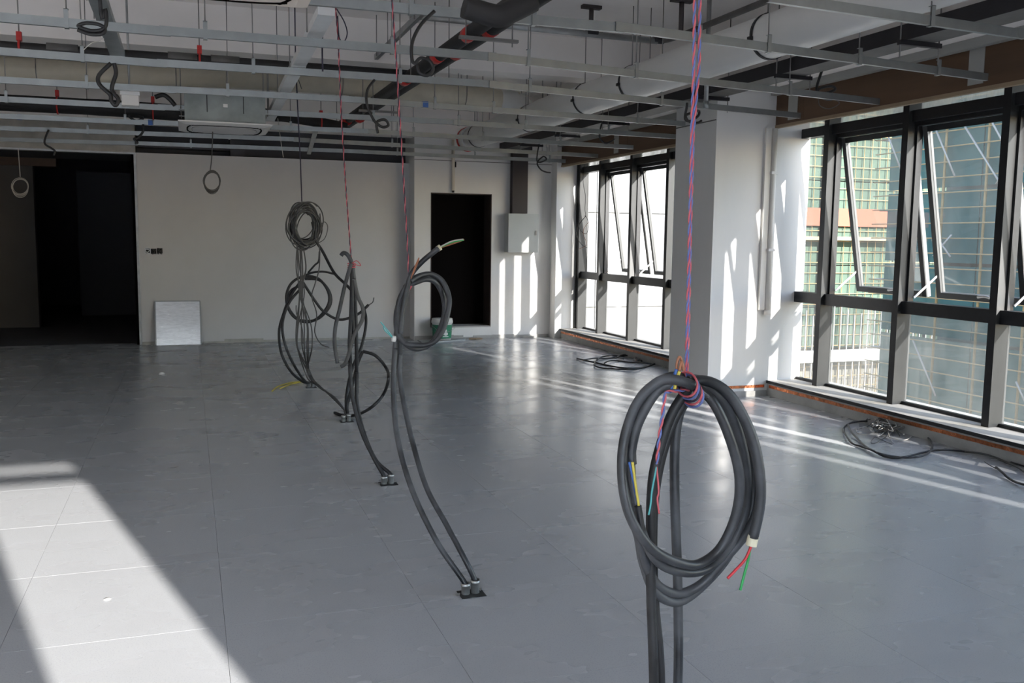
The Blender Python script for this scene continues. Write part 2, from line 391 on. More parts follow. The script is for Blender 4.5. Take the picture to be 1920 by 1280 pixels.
# header over the wide opening, frame, corridor beyond
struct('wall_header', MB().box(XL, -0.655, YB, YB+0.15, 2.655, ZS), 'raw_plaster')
struct('plenum_dark_sheet', MB().box(-0.655, 3.9, YB+0.45, YB+0.5, 2.0, ZS), 'unlit_dark')  # dark sheet standing in for the unlit plenum seen above the partition
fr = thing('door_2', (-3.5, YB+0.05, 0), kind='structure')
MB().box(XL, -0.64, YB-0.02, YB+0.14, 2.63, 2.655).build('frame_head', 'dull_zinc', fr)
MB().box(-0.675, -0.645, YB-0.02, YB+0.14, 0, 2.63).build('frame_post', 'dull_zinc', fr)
MB().box(-0.712, -0.675, YB+0.02, YB+0.14, 0, 2.63).build('frame_post', 'matt_black', fr)
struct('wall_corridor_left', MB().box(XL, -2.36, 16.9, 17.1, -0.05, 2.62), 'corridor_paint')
struct('wall_corridor_end', MB().box(XL, 3.2, 22, 22.2, -0.05, ZS), 'unlit_dark')
struct('wall_corridor_right', MB().box(0.6, 0.8, YB+0.13, 22, -0.05, ZS), 'unlit_dark')
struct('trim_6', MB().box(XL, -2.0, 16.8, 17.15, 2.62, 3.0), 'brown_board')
struct('ceiling_corridor', MB().box(XL, 0.6, YB+0.2, 16.8, 2.75, 2.8), 'unlit_dark')
struct('wall_corridor_mid', MB().box(-1.95, -1.0, 19.2, 19.4, -0.05, 2.7), 'unlit_dark')
# left wall out of view
struct('wall_left', MB().box(XL-0.2, XL, YR-0.3, 25, -0.05, ZS), 'white_paint')
# crumbly foot of the partition
bb = MB(); x = -0.64
while x < 3.18:
    w = random.uniform(0.12, 0.5); x2 = min(x+w, 3.18)
    bb.box(x, x2, YB-0.008-random.uniform(0, 0.012), YB, 0, random.uniform(0.02, 0.055)); x = x2
struct('baseboard_back', bb, 'raw_plaster')
bb = MB(); x = 3.2
while x < 5.36:
    w = random.uniform(0.12, 0.4); x2 = min(x+w, 5.36)
    bb.box(x, x2, YC-0.006-random.uniform(0, 0.012), YC, 0, random.uniform(0.03, 0.07)); x = x2
struct('baseboard_return', bb, 'plinth_grey')

# --- pillar between the two window runs
struct('wall_pillar', MB().box(XP0, 5.865, YP0, YP1, 0, ZS), 'plaster')
struct('trim_7', MB().box(XP0-0.005, XP0, YP0+0.01, YP1, 2.69, 2.70), 'tray_under')

# --- window wall: plinth, sill, fascia
ZSILL = 0.155
runs = [(YR, YP0), (YP1, 13.28)]
for k, (ya, yb) in enumerate(runs):
    struct('wall_plinth_%d' % (k+1), MB().box(XW, 6.1, ya, yb, 0, ZSILL-0.012), 'plinth_grey')
    struct('trim_%d' % (8+k), MB().box(XW-0.006, 5.98, ya, yb, ZSILL-0.012, ZSILL), 'sill_stone')
    struct('trim_%d' % (10+k), MB().box(XW-0.012, XW-0.006, ya, yb, ZSILL-0.028, ZSILL), 'black_edge')
    fa = thing('trim_%d' % (12+k), (XW, (ya+yb)/2, 2.65), kind='structure')
    y = ya
    while y < yb-0.05:
        y2 = min(y+2.44, yb)
        MB().box(XW-0.03, XW, y+0.002, y2-0.002, 2.675, 2.96).build('fascia_board', 'brown_board', fa); y = y2
    MB().box(XW-0.034, XW+0.01, ya, yb, 2.645, 2.674).build('fascia_lip', 'beige_lip', fa)
    MB().box(XW-0.10, XW-0.032, ya, yb, 2.955, 3.02).build('fascia_cleat', 'joint_grey', fa)
    for yy in ([5.36, 7.52] if k == 0 else [11.35]):
        MB().box(XW-0.036, XW-0.031, yy-0.07, yy+0.07, 2.70, 2.955).build('joint_strip', 'joint_grey', fa)
    struct('wall_window_head_%d' % (k+1), MB().box(5.72, 6.1, ya, yb, 2.86, 3.02), 'white_paint')

# --- window bays
XM0, XM1, XG = 5.72, 5.84, 5.85
MW = 0.07
def window_bay(n, y0, y1, mull, sash, glass_lo, mull_hi=False):
    w = thing('window_%d' % n, (XG, (y0+y1)/2, ZSILL), kind='structure')
    if mull:
        MB().box(XM0, XM1+0.03, y1-MW/2, y1+MW/2, ZSILL, 2.86, fm={5: 1, 4: 1}).build('mullion', ['mullion_side', 'anodised'], w)
    ya = y0+MW/2; yb = y1-MW/2
    MB().box(5.755, XM1+0.02, ya, yb, 0.945, 1.05).build('transom', 'anodised', w)
    MB().box(5.755, XM1+0.02, ya, yb, 2.56, 2.65).build('transom', 'anodised', w)
    MB().box(XM1-0.02, XM1+0.02, ya, yb, ZSILL, ZSILL+0.025).build('bottom_rail', 'anodised', w)
    MB().box(XG-0.004, XG+0.004, ya, yb, ZSILL+0.025, 0.945).build('pane', glass_lo, w)
    MB().box(XG-0.004, XG+0.004, ya, yb, 2.65, 2.86).build('pane', 'film_glass', w)
    if not sash:
        MB().box(XG-0.004, XG+0.004, ya, yb, 1.05, 2.56).build('pane', glass_lo if glass_lo == 'clear_glass' else 'clear_glass', w)
        return w
    # frame lining of the opening
    MB().box(5.80, XM1+0.02, yb-0.022, yb, 1.05, 2.56).build('stop_bead', 'anodised', w)
    MB().box(5.80, XM1+0.02, ya, ya+0.022, 1.05, 2.56).build('stop_bead', 'anodised', w)
    MB().box(5.80, XM1+0.02, ya+0.022, yb-0.022, 2.525, 2.56).build('stop_bead', 'anodised', w)
    # awning sash, hung at the head and pushed open at the foot
    sa = bpy.data.objects.new('sash', None); COL.objects.link(sa); sa.parent = w
    hz = 2.525; hx = XG+0.015
    sa.location = Vector((hx, 0, hz)) - Vector((w.location.x, 0, w.location.z)); sa.rotation_euler = (0, -math.radians(sash), 0)
    y0l, y1l = ya+0.024-w.location.y, yb-0.024-w.location.y; H = 1.47
    def sub(name, mb, mats):
        o = mb.build(name, mats, None, origin=(0, 0, 0)); o.parent = sa; return o
    F = 0.05
    sub('sash_stile', MB().box(-0.02, 0.03, y1l-F, y1l, -H, 0, fm={4: 1}), ['sash_metal', 'sash_brown'])
    sub('sash_stile', MB().box(-0.02, 0.03, y0l, y0l+F, -H, 0, fm={2: 0, 4: 0, 5: 1}), ['sash_metal', 'anodised'])
    sub('sash_rail', MB().box(-0.02, 0.03, y0l+F, y1l-F, -F, 0), 'anodised')
    sub('sash_rail', MB().box(-0.02, 0.03, y0l+F, y1l-F, -H, -H+F), ['sash_metal'])
    sub('pane', MB().box(0.0, 0.008, y0l+F, y1l-F, -H+F, -F), 'clear_glass')
    yc = y0l+(y1l-y0l)*0.32
    hd = MB(); hd.box(-0.032, -0.02, yc-0.04, yc+0.04, -H+0.012, -H+0.042)
    hd.tube(spline([(-0.03, yc, -H+0.03), (-0.07, yc, -H+0.05), (-0.075, yc+0.05, -H+0.06), (-0.07, yc+0.12, -H+0.05)], 5), 0.011, 8)
    sub('handle', hd, 'appliance_white')
    # stay arm between frame and sash
    sn = math.radians(sash)
    q = Vector((hx+math.sin(sn)*H*0.86, yb-0.05, hz-math.cos(sn)*H*0.86)); p = Vector((XM1+0.02, yb-0.03, q.z-0.20))
    MB().bar(p, q, 0.018, 0.006, up=(0, 1, 0)).build('stay_arm', 'appliance_white', w)
    return w
P0 = 7.36; PITCHW = 1.02
n = 1
ys = [YP0] + [P0-PITCHW*k+0.0 for k in range(0, 10)]
for k in range(len(ys)-1):
    hi, lo = ys[k], ys[k+1]
    # bay between lo and hi; its mullion is the one at hi (none against the pillar)
    window_bay(n, lo, hi if k else YP0+MW/2-0.004, k > 0, 10.5 if k in (1, 2, 3, 5, 6) else 0, 'dusty_glass'); n += 1
yl = [13.20, 12.45, 11.44, 10.42, 9.40, YP1-MW/2+0.004]
for k in range(len(yl)-1):
    window_bay(n, yl[k+1], yl[k], True, 9.5 if k in (1, 2) else 0, 'clear_glass'); n += 1
struct('trim_14', MB().box(5.71, 5.86, 13.236, 13.28, ZSILL, 2.86), 'black_edge')

# --- windows behind the camera (their sun lies on the floor at the left)
XR0 = 1.70
struct('wall_rear', MB().box(XR0, 6.3, YR-0.25, YR, 0, ZS).box(XL, XR0, YR-0.25, YR, 2.66, ZS).box(XL, XR0, YR-0.25, YR, 0, 0.15), 'plaster')
x = XR0; 
while x > XL+0.3:
    xa = max(x-0.84, XL)
    w = thing('window_%d' % n, ((x+xa)/2, YR-0.1, 0.15), kind='structure'); n += 1
    MB().box(xa, xa+0.20, YR-0.18, YR-0.03, 0.15, 2.66).build('mullion', 'anodised', w)
    MB().box(xa+0.20, x, YR-0.14, YR-0.08, 2.485, 2.565).build('transom', 'anodised', w)
    MB().box(xa+0.20, x, YR-0.14, YR-0.08, 0.945, 1.05).build('transom', 'anodised', w)
    for za, zb in ((0.15, 0.945), (1.05, 2.485), (2.565, 2.66)):
        MB().box(xa+0.20, x, YR-0.115, YR-0.107, za, zb).build('pane', 'rear_glass', w)
    x = xa

# --- copper earthing strip along plinth and pillar foot
def strip(pts_y, x, z0, z1, th=0.004):
    m = MB(); ys_ = pts_y; vs = []
    N = len(ys_)
    for y in ys_:
        j = random.uniform(-0.0015, 0.0025); k = random.uniform(-0.0015, 0.0015)
        vs += [(x-th-abs(j), y, z0+k), (x-th-abs(j)*0.4, y, z1+k), (x, y, z1+k), (x, y, z0+k)]
    fs = [(4*i+a, 4*i+4+a, 4*i+4+(a+1) % 4, 4*i+(a+1) % 4) for i in range(N-1) for a in range(4)]
    fs += [(0, 1, 2, 3), (4*N-1, 4*N-2, 4*N-3, 4*N-4)]
    return m.add(vs, fs)
c = strip([YR+0.05+i*0.05 for i in range(int((YP0-YR-0.05)/0.05)+1)], XW, 0.082, 0.112).build('copper_strip', 'copper')
tag(c, 'flat copper earthing strip along the plinth under the near windows', 'copper strip')
c = strip([YP1+0.02+i*0.05 for i in range(int((13.26-YP1)/0.05)+1)], XW, 0.082, 0.112).build('copper_strip', 'copper')
tag(c, 'flat copper earthing strip along the plinth below the far white windows', 'copper strip')
m = MB(); vs = []; xs_ = [XP0-0.004+i*0.03 for i in range(int((XW-0.012-XP0)/0.03)+1)]
for xx in xs_:
    j = random.uniform(0, 0.003); vs += [(xx, YP0-0.004-j, 0.085), (xx, YP0-0.004-j*0.4, 0.113), (xx, YP0, 0.113), (xx, YP0, 0.085)]
N = len(xs_); m.add(vs, [(4*i+a, 4*i+4+a, 4*i+4+(a+1) % 4, 4*i+(a+1) % 4) for i in range(N-1) for a in range(4)]+[(0, 1, 2, 3), (4*N-1, 4*N-2, 4*N-3, 4*N-4)])
m.box(XP0-0.008, XP0-0.001, YP0-0.006, YP1-0.02, 0.085, 0.113)
tag(m.build('copper_strip', 'copper'), 'short copper earthing strip wrapped round the foot of the white pillar', 'copper strip')
struct('baseboard_pillar', MB().box(XP0+0.05, XW-0.01, YP0-0.022, YP0, 0, 0.055), 'plinth_grey')
# white pipes in the corner beside the pillar
pp = thing('wall_pipe', (5.44, YP0-0.03, 0.8), 'pair of white vertical pipes in the corner between pillar and near window', 'pipe')
MB().cyl((5.425, YP0-0.032, 0.86), (5.425, YP0-0.032, 2.64), 0.028, 14).build('pipe', 'pvc_white', pp)
MB().box(5.33, 5.395, YP0-0.03, YP0-0.001, 0.87, 2.64).build('pipe_casing', 'pvc_white', pp)
for z in (1.45, 2.2): MB().box(5.388, 5.462, YP0-0.064, YP0-0.001, z, z+0.025).build('pipe_clip', 'plaster', pp)
MB().cyl((5.425, YP0-0.032, 0.82), (5.425, YP0-0.032, 0.87), 0.034, 14).build('pipe_collar', 'pvc_white', pp)

# ================================================================== CEILING SERVICES
ZC = 2.71
def channel(pts, label, joint=True, rods=(), last_x=None):
    """one steel furring run of overlapping C-channel lengths, with hangers"""
    W_ = [onZ(u, v, ZC) for u, v in pts]
    t = thing('ceiling_channel', (W_[0]+W_[-1])/2, label, 'ceiling channel')
    for i in range(len(W_)-1):
        a, b = W_[i], W_[i+1]; dz = 0.004 if i % 2 else 0
        a = a+Vector((0, 0, dz)); b = b+Vector((0, 0, dz))
        dr = (b-a).normalized(); s = Vector((-dr.y, dr.x, 0)); up = Vector((0, 0, 1)); h, w, th = 0.025, 0.024, 0.0025
        if i: a = a-dr*0.06
        prof = [(-w/2, -h), (w/2, -h), (w/2, -h+th), (-w/2+th, -h+th), (-w/2+th, h-th), (w/2, h-th), (w/2, h), (-w/2, h)]
        MB().prism([a+s*p+up*q for p, q in prof], b-a).build('channel_length', 'zinc', t)
    for r in rods:
        # point on run at pixel column u
        u = r[0]; top = r[1] if len(r) > 1 else ZS
        for i in range(len(pts)-1):
            (u0, v0), (u1, v1) = pts[i], pts[i+1]
            if u0 <= u <= u1:
                v = v0+(v1-v0)*(u-u0)/(u1-u0); q = onZ(u, v, ZC)
                if XP0-0.05 < q.x and YP0-0.1 < q.y < YP1+0.1: break
                if q.x > 4.74: top = min(top, 3.02)
                if 8.9 < q.y < 9.3: top = min(top, 3.2)
                rd = MB().cyl((q.x, q.y, ZC+0.02), (q.x+random.uniform(-.01, .01), q.y, top), 0.0042, 6).build('hanger_rod', 'rod_steel', t)
                MB().box(q.x-0.012, q.x+0.012, q.y-0.017, q.y+0.017, ZC-0.03, ZC-0.026).box(q.x-0.012, q.x+0.012, q.y-0.019, q.y-0.0165, ZC-0.03, ZC+0.075).box(q.x-0.012, q.x+0.012, q.y-0.019, q.y+0.008, ZC+0.072, ZC+0.076).build('hanger_clip', 'zinc', rd)
                break
    return t
channel([(1440, -6), (1920, 65), (2150, 100)], 'steel ceiling channel crossing the top right corner, nearest the camera', rods=[(1745,)])
channel([(560, -2), (1170, 53), (1850, 146)], 'steel ceiling channel running to the brown fascia at the pale joint strip', rods=[(770,), (1000,), (1310,), (1440,), (1610,), (1758,)])
channel([(-240, 12), (320, 60), (930, 108), (1650, 191)], 'steel ceiling channel passing below the coiled black hose at top left', rods=[(125,), (385,), (735,), (990,), (1192,), (1480,)])
channel([(-240, 78), (312, 120), (930, 159), (1500, 217)], 'steel ceiling channel just under the red pipe hangers', rods=[(155,), (475,), (750,), (993,), (1240,)])
channel([(-200, 138), (330, 169), (690, 189), (1284, 232)], 'steel ceiling channel in front of the hanging air unit body, stopping beside the pillar', rods=[(163,), (427,), (815,), (925,), (1195,)])
channel([(-200, 175), (309, 202), (860, 230), (1266, 256)], 'steel ceiling channel across the middle of the air unit body', rods=[(12,), (425,), (700,), (860,), (985,), (1140,)])
channel([(-200, 208), (270, 230), (700, 247), (1187, 276)], 'steel ceiling channel with blue clips level with the air unit panel', rods=[(235,), (545,), (775,), (905,), (1050,)])
channel([(-200, 231), (65, 243), (560, 262), (1121, 292)], 'steel ceiling channel just below the air unit panel', rods=[(165,), (430,), (735,), (1025,)])
channel([(-100, 258), (258, 269), (690, 285), (1060, 302)], 'farthest steel ceiling channel along the top of the back wall', rods=[(358,), (745,), (890,), (1030,)])
for (u, v, Yc, lab) in [(37.5, 220, 10.6, 'left'), (282, 230, 10.5, 'by the air unit')]:
    q = onZ(u, v, ZC)
    tag(MB().box(q.x-0.022, q.x+0.022, q.y-0.024, q.y-0.014, ZC-0.028, ZC+0.02).box(q.x-0.022, q.x+0.022, q.y-0.024, q.y+0.02, ZC+0.026, ZC+0.03).build('channel_clip', 'blue_clip'),
        'blue plastic clip on a ceiling channel, ' + ('leftmost of the blue clips' if lab == 'left' else 'beside the white air unit panel'), 'clip')
q = onZ(797, 197, ZC)
tag(MB().box(q.x-0.025, q.x+0.025, q.y-0.022, q.y-0.013, ZC-0.022, ZC+0.02).box(q.x-0.025, q.x+0.025, q.y-0.022, q.y+0.02, ZC+0.026, ZC+0.03).build('channel_clip', 'blue_clip'), 'blue plastic clip on a ceiling channel right of the black pipes', 'clip')

def clevis(t, x, y, z, r, top):
    rd = MB().cyl((x, y, z+r+0.05), (x, y, top), 0.005, 6).build('hanger_rod', 'rod_steel', t)
    m = MB(); P = [(x, y+(r+0.006)*math.cos(a), z+(r+0.006)*math.sin(a)) for a in [2*math.pi*k/16 for k in range(16)]]
    m.tube(P, 0.009, 6, closed=True); m.box(x-0.018, x+0.018, y-0.022, y+0.022, z+r+0.004, z+r+0.07); m.cyl((x, y-0.03, z+r+0.04), (x, y+0.03, z+r+0.04), 0.008, 8)
    m.build('pipe_hanger', 'red_fitting', t)
# black branch pipe across the room
Yp, zp = 8.0, 2.945
xr = onY(775, 138, Yp).x
t = thing('black_pipe', (0, Yp, zp), 'black insulated branch pipe with red hangers crossing the ceiling at the left', 'pipe')
MB().tube([(XL+0.1, Yp, zp-0.01), (-1, Yp, zp-0.005), (0.6, Yp, zp), (xr, Yp, zp+0.0)], 0.036, 14).build('pipe', 'insulation_black', t)
for u in (37, 374): clevis(t, onY(u, 95, Yp).x, Yp, zp, 0.036, ZS)
for u, v in ((115, 103), (340, 112), (420, 117)):
    xx = onY(u, v, Yp).x; MB().cyl((xx-0.1, Yp, zp+0.004), (xx+0.12, Yp, zp+0.004), 0.0385, 14).build('pipe_sleeve', 'tray_under', t)
# pair of black pipes running away from the camera
t = thing('black_pipe', (1.9, 8, 2.93), 'pair of thick black insulated pipes with red tape running back above the cables', 'pipe')
def by(u, v): return onX(u, v, 1.88)
MB().tube([(1.84, 2.2, 2.92), (1.84, 4.0, 2.92), (1.85, 8.0, 2.93), (1.86, 12.2, 2.95)], 0.050, 14).build('pipe', 'insulation_black', t)
MB().tube([(2.00, 2.2, 2.97), (2.00, 4.0, 2.97), (1.99, 8.0, 2.98), (1.99, 12.2, 3.0)], 0.062, 14).build('pipe', 'insulation_black', t)
MB().tube([(2.02, 4.75, 2.97), (2.02, 4.1, 2.97)], [0.066, 0.10], 14).build('pipe_sleeve', 'insulation_black', t)
for (u, v) in ((890, 38), (830, 95), (768, 138), (657, 238)):
    yy = by(u, v).y
    MB().cyl((1.843, yy-0.06, 2.925), (1.843, yy+0.06, 2.925), 0.0525, 14).build('red_band', 'red_fitting', t)
    MB().cyl((1.995, yy-0.05, 2.975), (1.995, yy+0.05, 2.975), 0.0645, 14).build('red_band', 'red_fitting', t)
for yy in (4.6, 6.0, 7.6, 9.8, 11.6):
    ztop = ZS
    for xx in (1.765, 2.09): MB().cyl((xx, yy, 2.82), (xx, yy, ztop), 0.0045, 6).build('hanger_rod', 'rod_steel', t)
    MB().bar((1.72, yy, 2.858), (2.13, yy, 2.858), 0.035, 0.02).build('trapeze_bar', 'rod_steel', t)
# sagging thick black pipe further back
Yq = 11.05
pts = [onY(u, v, Yq) for u, v in ((-200, 183), (0, 192), (160, 200), (260, 206), (345, 212), (430, 212), (510, 216), (580, 226), (650, 240))]
t = thing('black_pipe', (0, Yq, 2.95), 'sagging thick black pipe lagging behind the hanging air unit', 'pipe')
MB().tube(spline(pts, 4), [0.085]*9+[0.088]*12+[0.07]*4+[0.06]*8, 14).build('pipe', 'insulation_black', t)
for u, v in ((108, 197), (287, 208), (602, 229)): 
    q = onY(u, v, Yq); clevis(t, q.x, Yq, q.z, 0.085 if u < 400 else 0.062, ZS)
# cream branch duct into the main white duct
Yd = 10.4
pts = [onY(u, v, Yd) for u, v in ((-160, 122), (150, 134), (500, 148), (800, 172), (950, 188))]
e0 = pts[-1]; pts2 = pts[:-1]+[e0, e0+Vector((0.12, 0.0, -0.02)), e0+Vector((0.22, 0.02, -0.11)), Vector((3.76, Yd+0.06, 3.0))]
t = thing('branch_duct', (0.8, Yd, 3.05), 'round cream wrapped branch duct crossing under the beam', 'duct')
MB().tube(spline(pts2, 4), 0.115, 18).build('duct', 'cream_wrap', t)
MB().tube(spline([e0-Vector((0.08, 0, 0)), e0+Vector((0.1, 0, -0.012)), e0+Vector((0.24, 0.02, -0.085))], 5), 0.121, 18).build('elbow_wrap', 'duct_wrap', t)
for u, v in ((70, 130), (330, 140), (640, 158), (870, 180)):
    q = onY(u, v, Yd)
    m = MB(); m.tube([(q.x, Yd+0.119*math.cos(a), q.z+0.119*math.sin(a)) for a in [math.pi*k/8 for k in range(8, 17)]], 0.005, 5)
    m.cyl((q.x, Yd-0.119, q.z), (q.x, Yd-0.119, ZS), 0.0045, 6).cyl((q.x, Yd+0.119, q.z), (q.x, Yd+0.119, ZS), 0.0045, 6)
    m.build('strap_hanger', 'rod_steel', t)
# main white duct
DX, DZ, DR = 3.80, 2.94, 0.15
t = thing('main_duct', (DX, 7.5, DZ-DR), 'large round white wrapped air duct with black hanging straps near the windows', 'duct')
yv = [2.0, 3.4, 4.8, 6.2, 7.4, 8.6, 9.1, 9.4, 9.8, 10.2, 11.0, 12.0, 12.6]
MB().tube([(DX+0.004*math.sin(y*3), y, DZ) for y in yv], [DR*(1+0.02*math.sin(y*2.3)+(0.10 if 9.2 < y < 10.0 else 0)) for y in yv], 28).build('duct', 'duct_wrap', t)
MB().tube([(DX, 12.55, DZ), (DX, 12.75, DZ)], DR+0.012, 24).build('end_collar', 'white_metal', t)
MB().tube([(DX, 12.75, DZ), (DX, 12.80, DZ)], DR+0.02, 24).build('flexible_joint', 'red_fitting', t)
for (u, v) in ((1409, 70), (1161, 154), (1075, 187), (971, 240), (878, 262)):
    yy = onX(u, v, DX-DR).y
    m = MB(); R_ = DR+0.006
    P = [(DX+R_*math.cos(a), yy, DZ+R_*math.sin(a)) for a in [math.radians(100+10*k) for k in range(0, 22)]]
    for k in range(len(P)-1): m.bar(P[k], P[k+1], 0.028, 0.004, up=(0, 0.001, 0) if False else (P[k][0]-DX, 0, P[k][2]-DZ))
    st = m.build('strap', 'strap_black', t)
    MB().cyl((P[0][0], yy, P[0][2]), (P[0][0], yy, ZS), 0.0045, 6).cyl((DX+R_*0.95, yy, DZ-0.02), (DX+R_*0.95, yy, ZS), 0.0045, 6).build('strap_rod', 'rod_steel', st)
    MB().box(P[9][0]-0.02, P[9][0]+0.004, yy-0.018, yy+0.018, P[9][2]-0.012, P[9][2]+0.012).build('buckle', 'strap_black', st)
# dark cable tray, brackets, riser on the far wall
t = thing('cable_tray', (4.6, 7, 2.86), 'dark cable tray running along beside the brown fascia to the far wall', 'cable tray')
m = MB()
MB().box(4.47, 4.475, 1.0, 13.2, 2.865, 2.97).build('tray_side', 'tray_dark', t); MB().box(4.695, 4.70, 1.0, 13.2, 2.865, 2.97).build('tray_side', 'tray_dark', t)
MB().box(4.475, 4.695, 1.0, 13.2, 2.865, 2.87).build('tray_bottom', 'tray_under', t)
MB().box(4.475, 4.695, 1.0, 13.2, 2.962, 2.968).build('tray_lid', 'tray_dark', t)
for yy in (5.0, 6.35, 7.55, 9.6, 11.0, 12.3):
    br = MB().bar((4.42, yy, 2.848), (4.76, yy, 2.848), 0.035, 0.03).build('tray_bracket', 'tray_dark', t)
    MB().cyl((4.43, yy, 2.75), (4.43, yy, ZS), 0.005, 6).cyl((4.75, yy, 2.73), (4.75, yy, ZS if False else 3.59), 0.005, 6).build('bracket_rod', 'rod_steel', br)
MB().box(4.47, 4.94, 13.2, 13.36, 2.865, 2.97).build('tray_elbow', 'tray_dark', t)
r = MB().box(4.695, 4.94, 13.38, 13.498, 1.93, 3.0).build('cable_riser', 'riser_brown')
tag(r, 'dark brown vertical cable trunking dropping to the grey wall cabinet', 'trunking')
# grey cabinet on the plastered wall
t = thing('electrical_cabinet', (4.85, YC-0.1, 1.33), 'light grey metal electrical cabinet mounted on the plastered far wall', 'cabinet')
MB().box(4.61, 5.10, YC-0.17, YC-0.001, 1.335, 1.925).build('body', 'cabinet_grey', t)
dd = MB().box(4.61, 5.10, YC-0.19, YC-0.172, 1.335, 1.925).build('door', 'cabinet_grey', t)
MB().box(5.045, 5.07, YC-0.20, YC-0.19, 1.60, 1.67).build('lock', 'rod_steel', dd)
# galvanised conduit with T hangers
Yk, zk = 7.7, 3.42
a = onY(768, 29, Yk); b_ = onY(1232, 77, Yk)
t = thing('steel_conduit', (3.0, Yk, zk), 'galvanised conduit under the slab hung from dark T brackets', 'conduit')
c0 = onY(1238, 76, Yk)
MB().tube([(a.x, Yk, a.z), (b_.x, Yk, b_.z)], 0.028, 12).build('conduit', 'dull_zinc', t)
e1 = Vector((c0.x, Yk, c0.z)); e2 = Vector((4.02, 3.2, c0.z+0.0))
MB().tube(spline([(b_.x-0.05, Yk, b_.z), e1, (c0.x+0.06, Yk-0.12, c0.z), (c0.x+0.07, Yk-0.5, c0.z)], 5)+[Vector((c0.x+0.07, 2.5, c0.z))], 0.026, 12).build('conduit', 'tray_under', t)
for u, v in ((1110, 60), (1235, 74)):
    q = onY(u, v, Yk); MB().cyl((q.x-0.05, Yk, q.z), (q.x+0.05, Yk, q.z), 0.038, 12).build('coupling', 'tray_dark', t)
for u, v in ((1108, 58),):
    q = onY(u, v, Yk); MB().cyl((q.x, Yk, q.z+0.02), (q.x, Yk, ZS), 0.022, 8).box(q.x-0.09, q.x+0.09, Yk-0.03, Yk+0.03, ZS-0.03, ZS-0.001).build('tee_hanger', 'riser_brown', t)
q = onY(1277, 45, 7.2); MB().cyl((q.x, 7.2, q.z-0.1), (q.x, 7.2, ZS), 0.022, 8).box(q.x-0.1, q.x+0.1, 7.17, 7.23, ZS-0.03, ZS-0.001).build('tee_hanger', 'riser_brown', t)
q = onY(1324, 180, 7.15)
t = thing('drop_conduit', (q.x, 7.15, 2.7), 'grey conduit dropping from the slab in front of the white pillar', 'conduit')
MB().cyl((q.x, 7.15, onY(1324, 194, 7.15).z), (q.x, 7.15, ZS), 0.020, 10).build('conduit', 'dull_zinc', t)
MB().cyl((q.x, 7.15, onY(1323, 203, 7.15).z), (q.x, 7.15, onY(1323, 190, 7.15).z), 0.026, 10).build('coupling', 'zinc', t)
# trunking along the depth of the room
def trunk(p, q_, z, w, name, matn, lab, joints):
    a = onZ(*p, z); b2 = onZ(*q_, z); t = thing(name, (a+b2)/2, lab, 'trunking')
    N = joints
    for k in range(N):
        s = a+(b2-a)*(k/N); e = a+(b2-a)*((k+1)/N)
        MB().bar(s, e-(e-s)*0.003, w, 0.05).build('trunking_length', matn, t)
        MB().bar(e-(e-s).normalized()*0.03, e+(e-s).normalized()*0.03, w+0.006, 0.056).build('trunking_joint', matn, t)
    for k in range(4):
        s = a+(b2-a)*((k+0.4)/4); top = ZS if not 8.9 < s.y < 9.3 else 3.2
        MB().cyl((s.x-w/2-0.01, s.y, z-0.02), (s.x-w/2-0.01, s.y, top), 0.0042, 6).build('hanger_rod', 'rod_steel', t)
trunk((612, 20), (506, 222), 2.80, 0.095, 'cable_trunking', 'white_metal', 'white steel trunking running back beside the hanging air unit', 3)
trunk((178, -20), (220, 100), 2.92, 0.10, 'cable_trunking', 'zinc', 'galvanised trunking ending above the black branch pipe at top left', 2)
trunk((795, 20), (700, 112), 3.25, 0.035, 'strut_rail', 'dull_zinc', 'thin galvanised strut rail above the first red-taped pipe', 1)
trunk((690, 150), (655, 185), 3.42, 0.035, 'strut_rail', 'dull_zinc', 'thin galvanised strut rail left of the black pipe pair, farther back', 1)
m = MB().bar(onY(592, 244, 10.45), onY(579, 288, 12.85), 0.05, 0.02)
tag(m.build('brace_strip', 'zinc'), 'short slanting galvanised brace above the white partition', 'brace')

